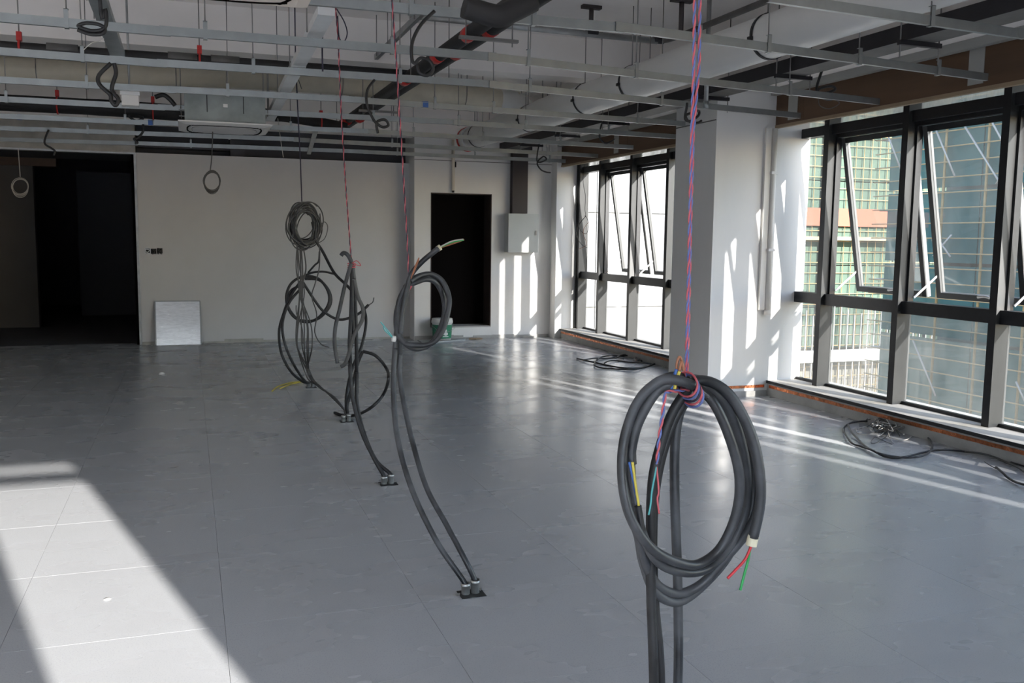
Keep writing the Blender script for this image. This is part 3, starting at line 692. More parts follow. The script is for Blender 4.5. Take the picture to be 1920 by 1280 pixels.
# cassette air units
def cassette(x, y, z, s, label, pm, bm, body=0.30):
    t = thing('ceiling_cassette', (x, y, z), label, 'air conditioner'); h = s/2
    m = MB(); pr = [(h, 0.03), (h, 0.018), (h-0.06, 0.0)]
    vs = []; fs = []
    for (r, zz) in pr: vs += [(x-r, y-r, z+zz), (x+r, y-r, z+zz), (x+r, y+r, z+zz), (x-r, y+r, z+zz)]
    for i in range(2):
        for k in range(4): fs.append((4*i+(k+1) % 4, 4*i+k, 4*i+4+k, 4*i+4+(k+1) % 4))
    fs += [(8, 11, 10, 9), (0, 1, 2, 3)]
    m.add(vs, fs).build('panel', pm, t)
    g = MB(); rr = 0.30
    ring = [(x+rr*math.copysign(abs(math.cos(a))**0.6, math.cos(a)), y+rr*math.copysign(abs(math.sin(a))**0.6, math.sin(a))) for a in [2*math.pi*k/40 for k in range(40)]]
    gr = g.prism([(p[0], p[1], z-0.006) for p in ring], (0, 0, 0.0055)).build('intake_grille', 'appliance_grey', t)
    for k in range(-6, 7):
        yy = y+k*0.042; hw = rr*math.sqrt(max(0.05, 1-(abs(k)*0.042/rr)**3))*0.98
        MB().box(x-hw, x+hw, yy-0.008, yy+0.008, z-0.011, z-0.0061).build('grille_slat', 'appliance_grey', gr)
    for sx, sy in ((0, -1), (0, 1), (1, 0), (-1, 0)):
        pts = []
        for k in range(13):
            a = -0.62+1.24*k/12; ox = math.sin(a)*0.62*s/0.95; oy = (0.385-0.06*(abs(a)/0.62)**3)*s/0.95
            pts.append((x+(ox if sy else sx*oy), y+(sy*oy if sy else ox), z-0.002))
        mm = MB()
        for k in range(12): mm.bar(pts[k], pts[k+1], 0.013, 0.006)
        mm.build('air_slot', 'matt_black', t)
    for sx in (-1, 1):
        for sy in (-1, 1): MB().lathe([(0.0, -0.004), (0.012, -0.004), (0.012, 0.002)], (x+sx*(h-0.12), y+sy*(h-0.12), z), 10).build('corner_screw', 'appliance_grey', t)
    B = 0.43*s
    bd = MB().box(x-B, x+B, y-B, y+B, z+0.032, z+0.032+body).build('body', bm, t)
    for k in (-0.45, 0.45): MB().box(x+k*B-0.004, x+k*B+0.004, y-B-0.004, y-B, z+0.12, z+0.032+body).build('body_seam', 'tray_dark', bd)
    MB().box(x-0.02, x+0.02, y-B-0.01, y-B, z+0.17, z+0.2).build('drain_tag', 'appliance_white', bd)
    for sx in (-1, 1):
        for sy in (-1, 1):
            MB().cyl((x+sx*(B+0.03), y+sy*B*0.7, z+0.12), (x+sx*(B+0.03), y+sy*B*0.7, ZS), 0.005, 6).build('hanger_rod', 'rod_steel', t)
            MB().box(x+sx*B, x+sx*(B+0.05), y+sy*B*0.7-0.02, y+sy*B*0.7+0.02, z+0.14, z+0.146).build('hanger_lug', 'dull_zinc', t)
    return t
cassette(0.36, 9.50, 2.555, 0.84, 'white square cassette air unit with grey body hanging below the far channels', 'appliance_white', 'cassette_body')
cassette(0.11, 3.98, 2.56, 0.86, 'cream cassette air unit cut off by the top edge of the picture', 'cream_panel', 'cassette_body')
q1, q2 = onY(238, 175, 8.35), onY(250, 172, 8.35)
t = thing('junction_box', (q1.x, 8.35, q1.z), 'small white junction box under the cream duct with a black hose beside it', 'junction box')
MB().box(q1.x-0.04, q1.x+0.09, 8.30, 8.40, q1.z-0.10, q1.z+0.06).build('box', 'appliance_white', t)
MB().box(q1.x-0.05, q1.x+0.10, 8.285, 8.30, q1.z-0.02, q1.z+0.045).build('cover', 'white_metal', t)
MB().tube([(q1.x+0.02, 8.35, q1.z+0.06), (q1.x+0.02, 8.35, ZS)], 0.01, 6).build('conduit_stub', 'dull_zinc', t)
# white control unit and striped pipes near the pillar
q = onY(1268, 178, 9.6)
t = thing('fan_coil_unit', (q.x, 9.6, q.z), 'white boxy fan coil unit behind the main duct near the pillar', 'air conditioner')
MB().box(q.x-0.20, q.x+0.10, 9.5, 9.95, q.z-0.08, q.z+0.16).build('body', 'appliance_white', t)
cb = MB().box(q.x-0.02, q.x+0.10, 9.42, 9.5, q.z-0.08, q.z+0.02).build('control_box', 'appliance_white', t)
MB().box(q.x+0.01, q.x+0.07, 9.414, 9.42, q.z-0.06, q.z-0.045).build('terminal_slots', 'tray_dark', cb)
MB().box(q.x-0.05, q.x+0.04, 9.49, 9.5, q.z+0.06, q.z+0.075).build('louvre', 'sash_brown', t)
for sx in (-0.18, 0.08): MB().cyl((q.x+sx, 9.7, q.z+0.16), (q.x+sx, 9.7, ZS), 0.005, 6).build('hanger_rod', 'rod_steel', t)
p0, p1 = onY(1165, 200, 10.2), onY(1262, 203, 10.2)
t = thing('wrapped_pipe', (p0+p1)/2, 'white wrapped pipe with red tape bands beside the fan coil unit', 'pipe')
MB().tube([p0-Vector((0.3, 0, 0.0)), p0, p1], 0.04, 12).build('pipe', 'appliance_white', t)
for k in (0.05, 0.45, 0.75, 1.0): 
    c_ = p0+(p1-p0)*k; MB().cyl(c_-Vector((0.012, 0, 0)), c_+Vector((0.012, 0, 0)), 0.043, 12).build('red_band', 'red_fitting', t)
for k in (0.2, 0.8):
    c_ = p0+(p1-p0)*k; MB().cyl(c_, (c_.x, c_.y, ZS), 0.0045, 6).build('hanger_rod', 'rod_steel', t)

# loose hoses and cable tails hanging from the ceiling
def hose(pts, r, label, m='black_rubber', name='cable_tail', sub=6, extra=None, top=None):
    P = list(pts)
    if top is not None: P = [Vector((P[0].x, P[0].y, top))]+P
    o = MB().tube(spline(P, sub), r, 8)
    if extra: 
        t = thing(name, P[-1], label, 'cable'); o.build('cable', m, t)
        for nm, pp_, rr, mm in extra: MB().tube(spline(pp_, sub), rr, 6).build(nm, mm, t)
        return t
    return tag(o.build(name, m), label, 'cable')
s1 = 5.818
hose(px([(1090, 0), (1150, 100), (1160, 250), (1120, 320), (1000, 335), (880, 300), (860, 275), (950, 250), (1080, 268), (1145, 315), (1110, 370), (980, 372), (845, 325)], 0, 0, s1, 4.7), 0.0085, 'coiled black cable tail at the top left in front of the first channel', top=3.6,
     extra=[('stripped_wire', px([(1150, 330), (1090, 395), (1130, 430), (1000, 470), (910, 545)], 0, 0, s1, 4.75), 0.002, 'pale_cable')])
hose(px([(1210, 690), (1080, 820), (1085, 920), (1200, 1030), (1215, 1100), (1260, 1150), (1290, 1080), (1230, 1000), (1225, 930), (1265, 800), (1245, 690)], 0, 0, s1, 6.9), 0.0135, 'black cable looped like a ribbon below the trunking at left', top=None)
hose(px([(1690, 1060), (1780, 1035), (1850, 1080), (1910, 1150)], 0, 0, s1, 9.25), 0.02, 'short bent black hose left of the air unit body')
hose(px([(1400, 440), (1450, 490), (1530, 500), (1560, 460), (1480, 430), (1400, 445), (1480, 500), (1550, 480)], 0, 140, s1, 11.0), 0.012, 'flat black loop of cable resting left of the air unit panel')
hose(px([(1560, 540), (1560, 620), (1500, 690), (1460, 700), (1500, 740), (1470, 750)], 0, 140, s1, 10.58), 0.012, 'crumpled black cable at the corner of the white partition')
hose(px([(530, 600), (485, 740), (560, 800), (600, 835), (585, 880)], 0, 140, s1, 11.78), 0.011, 'thin black cable tail over the dark opening')
hose(px([(1250, 120), (1100, 270), (1010, 450), (1000, 620), (1030, 690), (1100, 632), (1200, 670), (1232, 760), (1170, 822), (1080, 790), (1060, 710)], 600, 0, s1, 4.76), 0.009, 'black cable arching beside the red coupling with a round loop')
hose(px([(830, 55), (750, 170), (745, 320), (800, 460), (850, 530), (920, 572), (980, 550), (940, 490), (860, 510), (850, 560), (865, 640)], 560, 140, s1, 6.86), 0.010, 'black cable tail with a small loop under the pipe pair')
hose(px([(1790, 540), (1770, 680), (1830, 745), (1900, 725), (1930, 700)], 820, 140, s1, 9.3), 0.010, 'curled black cable over the far brown fascia')
hose(px([(1110, 755), (1085, 920), (1115, 955), (1190, 925), (1155, 893), (1090, 960), (1125, 1030), (1180, 1060), (1235, 1068)], 820, 140, s1, 11.75), 0.010, 'black cable curl hanging right of the dark trunking')
hose(px([(512, 320), (500, 420), (450, 550), (428, 650), (480, 672), (560, 645), (530, 620), (440, 645), (460, 700), (530, 715), (555, 690)], 1420, 0, 3.84, 6.3), 0.011, 'black cable curl before the near brown fascia', top=3.0,
     extra=[('thin_wire', px([(440, 700), (450, 760), (520, 782), (590, 745), (560, 715)], 1420, 0, 3.84, 6.3), 0.0035, 'grey_cable')])
hose(px([(752, 790), (748, 850), (720, 1040), (800, 1082), (930, 1000), (935, 920), (800, 960), (730, 1000), (780, 1085), (920, 1110), (985, 1075)], 1200, 100, 8.53, 7.02), 0.011, 'black cable curl in front of the top of the white pillar')
hose(px([(1000, 0), (960, 20), (930, 30), (870, 12), (700, -20)], 0, 0, 1, 3.9)[:4], 0.05, 'stub of thick black lagging at the top edge of the picture', m='insulation_black', name='lagging_stub')
hose(px([(1490, 820), (1510, 870), (1545, 970)], 300, 0, s1, 9.3), 0.004, 'thin wire tail beside the white trunking', m='grey_cable')
hose(px([(1265, 350), (1285, 480), (1300, 600), (1345, 900)], 300, 140, s1, 11.0), 0.004, 'thin white cord slanting down right of the air unit', m='pale_cable')
hose(px([(1810, 165), (1780, 260), (1770, 500), (1775, 780)], 300, 0, s1, 6.2), 0.0055, 'dark twisted cord hanging left of the white trunking end', m='rope_dark')

# ================================================================== HANGING CABLE BUNDLES
def ell(cu, cv, ru, rv, Y, n=26, dy=0.0, ph=0.0, tilt=0.0):
    P = []
    for k in range(n):
        a = 2*math.pi*k/n+ph; u = cu+ru*math.cos(a)*math.cos(tilt)-rv*math.sin(a)*math.sin(tilt); v = cv+ru*math.cos(a)*math.sin(tilt)+rv*math.sin(a)*math.cos(tilt)
        P.append(onY(u, v, Y+dy*math.sin(a+1.0)))
    return P
def helix(path, rad, pitch, phase, steps=8):
    """strand winding round a path"""
    P = []; L = 0.0; path = [Vector(p) for p in path]
    for i in range(len(path)-1):
        a, b = path[i], path[i+1]; t = (b-a); l = t.length; t.normalize()
        u = t.cross(Vector((0, 1, 0))).normalized(); w = t.cross(u); N = max(2, int(l/pitch*steps))
        for k in range(N):
            s = l*k/N; an = 2*math.pi*(L+s)/pitch+phase
            P.append(a+t*s+(u*math.cos(an)+w*math.sin(an))*rad)
        L += l
    return P
def cord(path, label, r, ms, pitch=0.06, name='support_rope', pn=('red_strand', 'blue_strand')):
    t = thing(name, path[-1], label, 'cord')
    for k, mm in enumerate(ms): MB().tube(helix(path, r*0.9, pitch, k*math.pi), r, 6).build(pn[k], mm, t)
    return t
def cables(name, label, loc, parts):
    t = thing(name, loc, label, 'cable coil')
    for pn, pts, r, mm, *o in parts:
        MB().tube(spline(pts, 7), r, 10 if r > 0.008 else 6).build(pn, mm, t)
    return t

# ---- the big coil nearest the camera
Y1 = 1.75; A1 = (1140, 640, 2.0); R1 = 0.0112
def c1(pts, Y=Y1, amp=0.02):
    r = []
    for k, p in enumerate(pts):
        yy = p[2] if len(p) > 2 else Y+amp*math.sin(k*0.9+len(pts))
        r.append(onY(A1[0]+p[0]/2, A1[1]+p[1]/2, yy))
    return r
foot1 = onZ(1240, 1640, 0.0); 
legs = [c1([(310, 165), (245, 260), (200, 380), (168, 520), (160, 720), (162, 960), (172, 1280)], Y1+0.01, 0.0)+[onZ(1228, 1600, 0.05), onZ(1232, 1630, 0.0)],
        c1([(305, 200), (250, 290), (205, 420), (178, 560), (168, 740), (175, 980), (198, 1280)], Y1+0.035, 0.0)+[onZ(1240, 1600, 0.05), onZ(1240, 1632, 0.0)],
        c1([(300, 215), (268, 270), (252, 380), (250, 560), (258, 800), (263, 1000), (262, 1280)], Y1+0.045, 0.0)+[onZ(1258, 1600, 0.05), onZ(1250, 1632, 0.0)]]
parts = [('cable_loop', c1([(320, 165), (260, 145), (190, 150), (110, 230), (66, 350), (52, 470), (66, 600), (105, 700), (175, 785), (270, 830), (345, 832), (425, 770), (482, 640), (492, 500), (452, 350), (392, 225), (320, 165)], Y1-0.03), R1, 'dusty_cable'),
         ('cable_loop', c1([(320, 160), (230, 150), (165, 205), (102, 320), (84, 430), (92, 560), (122, 700), (182, 820), (280, 864), (372, 850), (452, 770), (512, 650), (523, 520), (492, 350), (430, 225), (350, 165), (300, 150)], Y1), R1, 'dusty_cable'),
         ('cable_loop', c1([(300, 140), (360, 150), (440, 205), (510, 310), (555, 430), (568, 560), (540, 685), (440, 812), (352, 908), (262, 945), (185, 912), (142, 830), (112, 720), (72, 600), (52, 470), (70, 330), (130, 200), (225, 135), (300, 140)], Y1+0.02), R1, 'dusty_cable'),
         ('cable_loop', c1([(330, 150), (420, 200), (490, 300), (530, 440), (535, 600), (470, 770), (385, 885), (270, 974), (180, 942), (136, 842), (116, 740), (92, 600), (80, 440), (120, 280), (200, 170), (280, 140)], Y1+0.045), R1, 'dusty_cable'),
         ('cable_end', c1([(300, 150), (380, 150), (460, 205), (530, 330), (565, 460), (572, 600), (545, 735)], Y1-0.035, 0.01), R1*1.05, 'dusty_cable'),
         ('cable_end', c1([(250, 150), (180, 190), (115, 300), (88, 400), (88, 460)], Y1-0.02, 0.01), R1, 'dusty_cable'),
         ('cable_end', c1([(112, 615), (122, 680), (132, 740)], Y1-0.035, 0.005), R1*0.7, 'black_rubber'),
         ('cable_leg', legs[0], R1, 'black_rubber'), ('cable_leg', legs[1], R1*0.95, 'black_rubber'), ('cable_leg', legs[2], R1, 'dusty_cable'),
         ('cut_sheath', c1([(546, 728), (541, 745), (537, 765)], Y1-0.035, 0), R1*1.15, 'cut_tip'),
         ('red_wire', c1([(540, 760), (515, 815), (480, 855), (448, 888)], Y1-0.035, 0), 0.0032, 'red_wire'),
         ('green_wire', c1([(535, 762), (525, 820), (512, 870), (496, 932)], Y1-0.03, 0), 0.0030, 'green_wire'),
         ('blue_wire', c1([(80, 452), (95, 520), (112, 612)], Y1-0.035, 0), 0.003, 'blue_wire'),
         ('yellow_wire', c1([(92, 452), (102, 530), (115, 615)], Y1-0.04, 0), 0.003, 'yellow_wire'),
         ('brown_wire', c1([(285, 105), (270, 58), (258, 85), (262, 120), (275, 160)], Y1-0.03, 0), 0.0030, 'brown_wire'),
         ('brown_wire', c1([(283, 110), (276, 75), (268, 110)], Y1-0.04, 0), 0.0028, 'brown_wire'),
         ('blue_wire', c1([(238, 178), (248, 135), (258, 105)], Y1-0.035, 0), 0.0040, 'blue_wire'),
         ('yellow_wire', c1([(250, 178), (258, 140), (268, 112)], Y1-0.04, 0), 0.0038, 'yellow_wire')]
cables('cable_coil', 'big dusty black cable coil hanging nearest the camera', onY(1300, 915, Y1), parts)
kn = c1([(305, 180)], Y1-0.01, 0)[0]
pa = [onY(1303, -60, Y1), onY(1301, 120, Y1), onY(1297, 240, Y1), onY(1293, 420, Y1), onY(1289, 600, Y1), onY(1286, 700, Y1), kn]
topc = Vector((pa[0].x, pa[0].y, ZS))
t = cord([topc]+pa, 'twisted red and blue cord holding up the big near cable coil', 0.0021, ['rope_red', 'rope_blue'], 0.055)
pb = [Vector((topc.x+0.02, topc.y, ZS)), onY(1313, -60, Y1), onY(1311, 120, Y1), onY(1300, 245, Y1), onY(1295, 420, Y1), onY(1291, 600, Y1), onY(1288, 700, Y1), kn]
for k, mm in enumerate(('rope_blue', 'rope_red')): MB().tube(helix(pb, 0.0019, 0.055, k*math.pi+0.8), 0.0021, 6).build(('blue_strand', 'red_strand')[k], mm, t)
for k in range(5):
    P = []
    for a in range(20):
        an = 2*math.pi*a/20; P.append(kn+Vector((0.004*(k-2)+0.004*math.sin(an), 0.045*math.cos(an), 0.026*math.sin(an)-0.006*(k-2))))
    MB().tube(P, 0.0026, 6, closed=True).build('knot_turn', ('rope_red', 'rope_blue', 'rope_dark', 'rope_red', 'rope_blue')[k], t)
tl = c1([(215, 190), (205, 270), (192, 360), (182, 470)], Y1-0.05, 0)
for k, mm in enumerate(('rope_red', 'rope_blue')): MB().tube(helix([kn]+tl, 0.0022, 0.05, k*math.pi), 0.0022, 6).build(('red_strand', 'blue_strand')[k], mm, t)
MB().tube(spline(c1([(182, 470), (190, 560), (185, 590), (192, 645)], Y1-0.05, 0), 5), 0.002, 6).build('red_strand', 'rope_red', t)
MB().tube(spline(c1([(182, 470), (165, 560), (160, 610), (152, 650)], Y1-0.05, 0), 5), 0.002, 6).build('blue_strand', 'cyan_wire', t)

# ---- floor outlets in a row
def outlet(u, v, label, k):
    p = onZ(u, v, 0.0); t = thing('floor_outlet', (p.x, p.y, 0), label, 'floor outlet')
    MB().box(p.x-0.055, p.x+0.055, p.y-0.045, p.y+0.045, 0.0005, 0.003).build('cut_opening', 'hole_dark', t)
    for sx, h, ln in ((-0.025, 0.05, -0.01), (0.018, 0.06, 0.012)):
        MB().lathe([(0.017, 0.003), (0.018, h), (0.0215, h+0.002), (0.0215, h-0.012), (0.019, h-0.014), (0.019, 0.003)], (p.x+sx, p.y+0.005, 0), 14).build('conduit_end', 'steel_box', t)
    m = MB()
    for a in (0.3, 1.4, 2.7, 4.2): m.add([(p.x+0.05*math.cos(a), p.y+0.045*math.sin(a), 0.003), (p.x+0.075*math.cos(a+.35), p.y+0.06*math.sin(a+.35), 0.008), (p.x+0.06*math.cos(a+.7), p.y+0.05*math.sin(a+.7), 0.003), (p.x+0.06*math.cos(a+.35), p.y+0.05*math.sin(a+.35), 0.0032)], [(0, 1, 2), (0, 2, 3)])
    m.build('broken_edge', 'dull_zinc', t)
    return p
B2 = outlet(884, 1113, 'steel floor outlet where the second cable from the front rises, nearest in view', 0)
B3 = outlet(728, 907, 'steel floor outlet with two black cables in the middle of the floor', 1)
B4 = outlet(650, 790, 'steel floor outlet where the grey cable bundle comes down', 2)
B5 = outlet(583, 726, 'farthest steel floor outlet under the tangled coil', 3)
# ---- second coil
A2 = (480, 350, 2.7227); Y2 = 4.2; A3 = (600, 640, 2.3707)
def c2(pts, Y=Y2, amp=0.03): return [onY(A2[0]+p[0]/A2[2], A2[1]+p[1]/A2[2], p[2] if len(p) > 2 else Y+amp*math.sin(k*0.8+len(pts))) for k, p in enumerate(pts)]
def c3(pts): return [onY(A3[0]+p[0]/A3[2], A3[1]+p[1]/A3[2], p[2]) for p in pts]
R2 = 0.0125
parts = [('cable_loop', c2([(780, 490), (742, 560), (717, 650), (722, 740), (762, 800), (820, 828), (890, 802), (940, 722), (962, 640), (955, 560), (920, 492), (870, 472), (812, 490), (775, 505)]), R2, 'dusty_cable'),
         ('cable_loop', c2([(772, 500), (732, 580), (724, 680), (742, 780), (800, 808), (895, 800), (950, 740), (980, 640), (984, 560), (950, 480), (890, 446), (830, 456), (788, 482)], Y2-0.03), R2, 'dusty_cable'),
         ('cable_end', c2([(738, 750), (748, 640), (768, 540), (792, 450), (850, 380), (932, 314)], Y2-0.05, 0.01), R2, 'dusty_cable'),
         ('cut_sheath', c2([(926, 318), (942, 308)], Y2-0.05, 0), R2*1.1, 'cut_tip'),
         ('green_wire', c2([(940, 309), (1000, 283), (1060, 272)], Y2-0.05, 0), 0.004, 'green_wire'), ('brown_wire', c2([(940, 311), (1005, 290), (1062, 270)], Y2-0.04, 0), 0.004, 'brown_wire'), ('pale_wire', c2([(940, 307), (1000, 278), (1058, 268)], Y2-0.06, 0), 0.0035, 'pale_cable'),
         ('cable_leg', c2([(765, 505), (732, 620), (716, 760), (706, 900)], Y2, 0.0)+c3([(335, 30, 4.2), (326, 200, 4.15), (345, 430, 4.05), (410, 660, 3.92), (520, 890, 3.78)])+[Vector((B2.x-0.028, B2.y+0.02, 0.05)), Vector((B2.x-0.025, B2.y+0.005, 0.01))], R2, 'dusty_cable'),
         ('cable_leg', c2([(762, 520), (738, 640), (734, 780), (736, 930)], Y2+0.03, 0.0)+c3([(354, 60, 4.22), (357, 180, 4.2), (400, 400, 4.1), (470, 640, 3.97), (560, 810, 3.85), (640, 960, 3.73)])+[Vector((B2.x+0.016, B2.y+0.012, 0.06)), Vector((B2.x+0.018, B2.y+0.005, 0.01))], R2, 'dusty_cable'),
         ('tape_wrap', c2([(695, 775), (712, 777)], Y2-0.06, 0), 0.014, 'appliance_white'),
         ('cyan_wire', c2([(700, 770), (665, 725), (636, 690)], Y2-0.06, 0), 0.003, 'cyan_wire'), ('cyan_wire', c2([(700, 772), (660, 735), (650, 715)], Y2-0.06, 0), 0.003, 'cyan_wire'),
         ('brown_wire', c2([(790, 470), (815, 400), (832, 362), (825, 390), (800, 450)], Y2-0.06, 0), 0.0025, 'brown_wire')]
cables('cable_coil', 'black cable coil with its cut end raised in front of the dark doorway', onY(790, 585, Y2), parts)
k2 = c2([(782, 496)], Y2, 0)[0]
pt = [onY(735, 0, 4.35), onY(742, 100, 4.33), onY(752, 260, 4.28), onY(763, 440, 4.22), k2]
t = cord([Vector((pt[0].x, pt[0].y, ZS))]+pt, 'thin red and purple cord holding the coil before the doorway', 0.0025, ['rope_red', 'rope_dark'], 0.09)
for k in range(3):
    P = [k2+Vector((0.012*math.sin(2*math.pi*a/16), 0.035*math.cos(2*math.pi*a/16), 0.03*math.sin(2*math.pi*a/16)*0.7-0.008*k)) for a in range(16)]
    MB().tube(P, 0.003, 6, closed=True).build('knot_turn', 'rope_red', t)
# ---- third bundle, tied hairpin
Y3 = 6.0; R3 = 0.0125
parts = [('cable_end', c2([(434, 352), (446, 338), (465, 345), (482, 372), (492, 410), (500, 470)], Y3, 0), R3*1.1, 'dusty_cable'),
         ('cable_leg', c2([(490, 395), (487, 600), (478, 800), (482, 930, 5.9)], Y3, 0)+c3([(133, 110, 5.85), (145, 250, 5.8), (185, 400, 5.72), (240, 520, 5.64)])+[Vector((B3.x-0.025, B3.y+0.01, 0.05)), Vector((B3.x-0.025, B3.y+0.005, 0.01))], R3, 'black_rubber'),
         ('cable_leg', c2([(495, 400), (505, 560), (512, 760), (514, 950, 5.92)], Y3+0.04, 0)+c3([(165, 150, 5.87), (165, 280, 5.82), (200, 420, 5.73), (250, 530, 5.65)])+[Vector((B3.x+0.016, B3.y+0.012, 0.06)), Vector((B3.x+0.018, B3.y+0.005, 0.01))], R3, 'black_rubber'),
         ('cable_end', c2([(486, 390), (455, 500), (428, 620), (405, 720), (402, 810), (416, 900)], Y3-0.05, 0), R3, 'dusty_cable'),
         ('cable_end', c2([(500, 470), (520, 560), (545, 620), (542, 680), (500, 760), (472, 860), (452, 905), (432, 918)], Y3-0.07, 0), R3, 'grey_cable'),
         ('cable_leg', c2([(487, 420), (492, 560), (492, 640), (500, 760)], Y3+0.02, 0), R3, 'black_rubber')]
cables('cable_coil', 'black cables tied in a hairpin, third from the front', onY(660, 600, Y3), parts)
k3 = c2([(488, 392)], Y3, 0)[0]
pt = [onY(629, 12, 6.1), onY(634, 70, 6.1), onY(640, 220, 6.07), onY(649, 360, 6.03), k3]
t = cord([Vector((pt[0].x, pt[0].y, ZS))]+pt, 'thin dark red cord holding the tied hairpin cables', 0.003, ['rope_red', 'rope_dark'], 0.1)
MB().tube(spline([onY(630, 15, 6.1), onY(645, 40, 6.1), onY(651, 62, 6.1), onY(645, 78, 6.1), onY(636, 70, 6.1), onY(633, 30, 6.1)], 6), 0.004, 6).build('cord_loop', 'rope_dark', t)
for k in range(3):
    MB().tube([k3+Vector((0.024*math.cos(2*math.pi*a/16), 0.026*math.sin(2*math.pi*a/16), -0.012*k)) for a in range(16)], 0.004, 6, closed=True).build('knot_turn', 'rope_red', t)
MB().tube(spline(c2([(490, 390), (515, 378), (535, 402), (512, 398), (492, 388)], Y3-0.03, 0), 5), 0.003, 6).build('cord_bow', 'rope_red', t)
# ---- fourth: grey tangle with black rings below, down to two outlets
Y4 = 8.6
parts = []
for k in range(34):
    ru = random.uniform(17, 32); rv = random.uniform(28, 42)
    parts.append(('thin_loop', ell(480+247/2.7227+random.uniform(-5, 5), 350+195/2.7227+random.uniform(-7, 9), ru, rv, Y4+random.uniform(-.07, .07), 14, 0.05, random.uniform(0, 6), random.uniform(-.25, .25)), 0.0055, 'grey_cable'))
parts.append(('thin_loop', c2([(310, 230), (345, 180), (366, 205), (350, 265), (310, 290)], Y4, 0), 0.004, 'grey_cable'))
for k in range(9):
    x0 = 205+random.uniform(0, 40); bx = 235+random.uniform(-30, 45); ex = 250+random.uniform(-10, 22)
    parts.append(('thin_cable', c2([(x0, 290), (x0+random.uniform(-8, 20), 420), (232+random.uniform(-12, 18), 540), (bx, 700), (bx+random.uniform(-6, 6), 820), (ex, 930, 8.9), (ex+25, 985, 8.8), (330+random.uniform(-8, 8), 1025, 8.4), (395+random.uniform(-8, 8), 1075, 8.0), (450, 1140, 7.7)], Y4, 0)+[Vector((B4.x+random.uniform(-.03, .03), B4.y, 0.02))], 0.006, 'grey_cable'))
parts.append(('thin_cable', c2([(318, 280), (325, 330), (322, 420), (300, 500), (285, 560), (310, 650), (300, 740), (330, 800), (375, 820)], Y4-0.1, 0.02), 0.006, 'grey_cable'))
parts.append(('thin_cable', c2([(205, 605), (208, 650), (235, 720), (240, 800)], Y4-0.1, 0.02), 0.005, 'grey_cable'))
cables('cable_coil', 'tangled bundle of thin grey cables hanging farthest from the camera', onY(570, 420, Y4), parts)
Y5 = 8.95; R5 = 0.013
parts = [('cable_loop', c2([(250, 470), (330, 480), (378, 560), (355, 640), (270, 690), (190, 660), (155, 580), (175, 500), (240, 458), (320, 470), (370, 540), (365, 610), (300, 680), (215, 680)], Y5), R5, 'black_rubber'),
         ('cable_loop', c2([(240, 500), (180, 530), (160, 600), (205, 670), (260, 690), (330, 665), (380, 600), (372, 530), (310, 465), (250, 470)], Y5+0.05), R5, 'black_rubber'),
         ('cable_leg', c2([(230, 480), (175, 560), (140, 650), (118, 740), (130, 850), (180, 945), (240, 995, 9.3)], Y5, 0)+[Vector((B5.x-0.02, B5.y, 0.05)), Vector((B5.x-0.025, B5.y+0.005, 0.01))], R5, 'black_rubber'),
         ('cable_leg', c2([(250, 500), (170, 590), (135, 700), (150, 810), (200, 920), (255, 995, 9.32)], Y5-0.05, 0)+[Vector((B5.x+0.016, B5.y+0.01, 0.055)), Vector((B5.x+0.018, B5.y+0.005, 0.01))], R5, 'black_rubber'),
         ('cable_end', c2([(235, 480), (300, 580), (350, 640), (430, 678), (520, 650), (575, 602)], Y5-0.15, 0.0), R5, 'black_rubber'),
         ('wire_tip', c2([(573, 604), (595, 590), (602, 565)], Y5-0.15, 0), 0.005, 'grey_cable'),
         ('cable_leg', c2([(300, 270, 8.6), (340, 330, 8.6), (400, 440, 8.5), (470, 510, 8.4), (535, 590, 8.3), (562, 680, 8.2), (540, 810, 8.1), (490, 930, 7.95), (462, 1060, 7.8), (460, 1150, 7.7)])+[Vector((B4.x-0.02, B4.y, 0.02))], R5, 'black_rubber'),
         ('cable_end', c2([(250, 455), (280, 440), (340, 433), (400, 445), (410, 450)], Y5-0.2, 0), R5*0.8, 'black_rubber'),
         ('cable_end', c2([(265, 440), (300, 400), (320, 380), (325, 330)], Y5-0.2, 0), R5*0.7, 'black_rubber')]
cables('cable_coil', 'black cable rings hanging below the grey tangle', onY(570, 560, Y5), parts)
cables('cable_coil', 'open black cable loop arching to the floor beside the grey bundle outlet', onY(690, 730, 7.5),
       [('cable_end', c2([(545, 840, 7.6), (610, 862, 7.55), (665, 925, 7.5), (676, 980, 7.15), (650, 1060, 7.4), (590, 1125, 7.35)])+[onZ(480+510/2.7227, 350+1165/2.7227, 0.03), onZ(480+440/2.7227, 350+1165/2.7227, 0.014), onZ(480+402/2.7227, 350+1153/2.7227, 0.014)], R5, 'black_rubber'),
        ('cable_leg', c2([(545, 840, 7.6), (520, 900, 7.62), (490, 1020, 7.66), (466, 1120, 7.68)])+[Vector((B4.x+0.02, B4.y, 0.01))], R5, 'black_rubber')])
w = tag(MB().tube([onY(554, 110, Y4), onY(558, 200, Y4), onY(563, 295, Y4), onY(566, 378, Y4)], 0.006, 6).cyl((onY(554, 110, Y4).x, Y4, onY(554, 110, Y4).z), (onY(554, 110, Y4).x, Y4, 3.6), 0.006, 6).build('hanging_wire', 'rope_dark'), 'thin dark wire holding up the grey cable tangle', 'wire')
cp = [onZ(510, 733, 0.006), onZ(522, 724, 0.006), onZ(545, 717, 0.006), onZ(568, 715, 0.01), onZ(545, 720, 0.006), onZ(525, 728, 0.006)]
tag(MB().tube(spline(cp, 5), 0.006, 6).build('wire_scrap', 'yellow_wire'), 'yellow green wire lying on the floor beside the farthest outlet', 'wire')
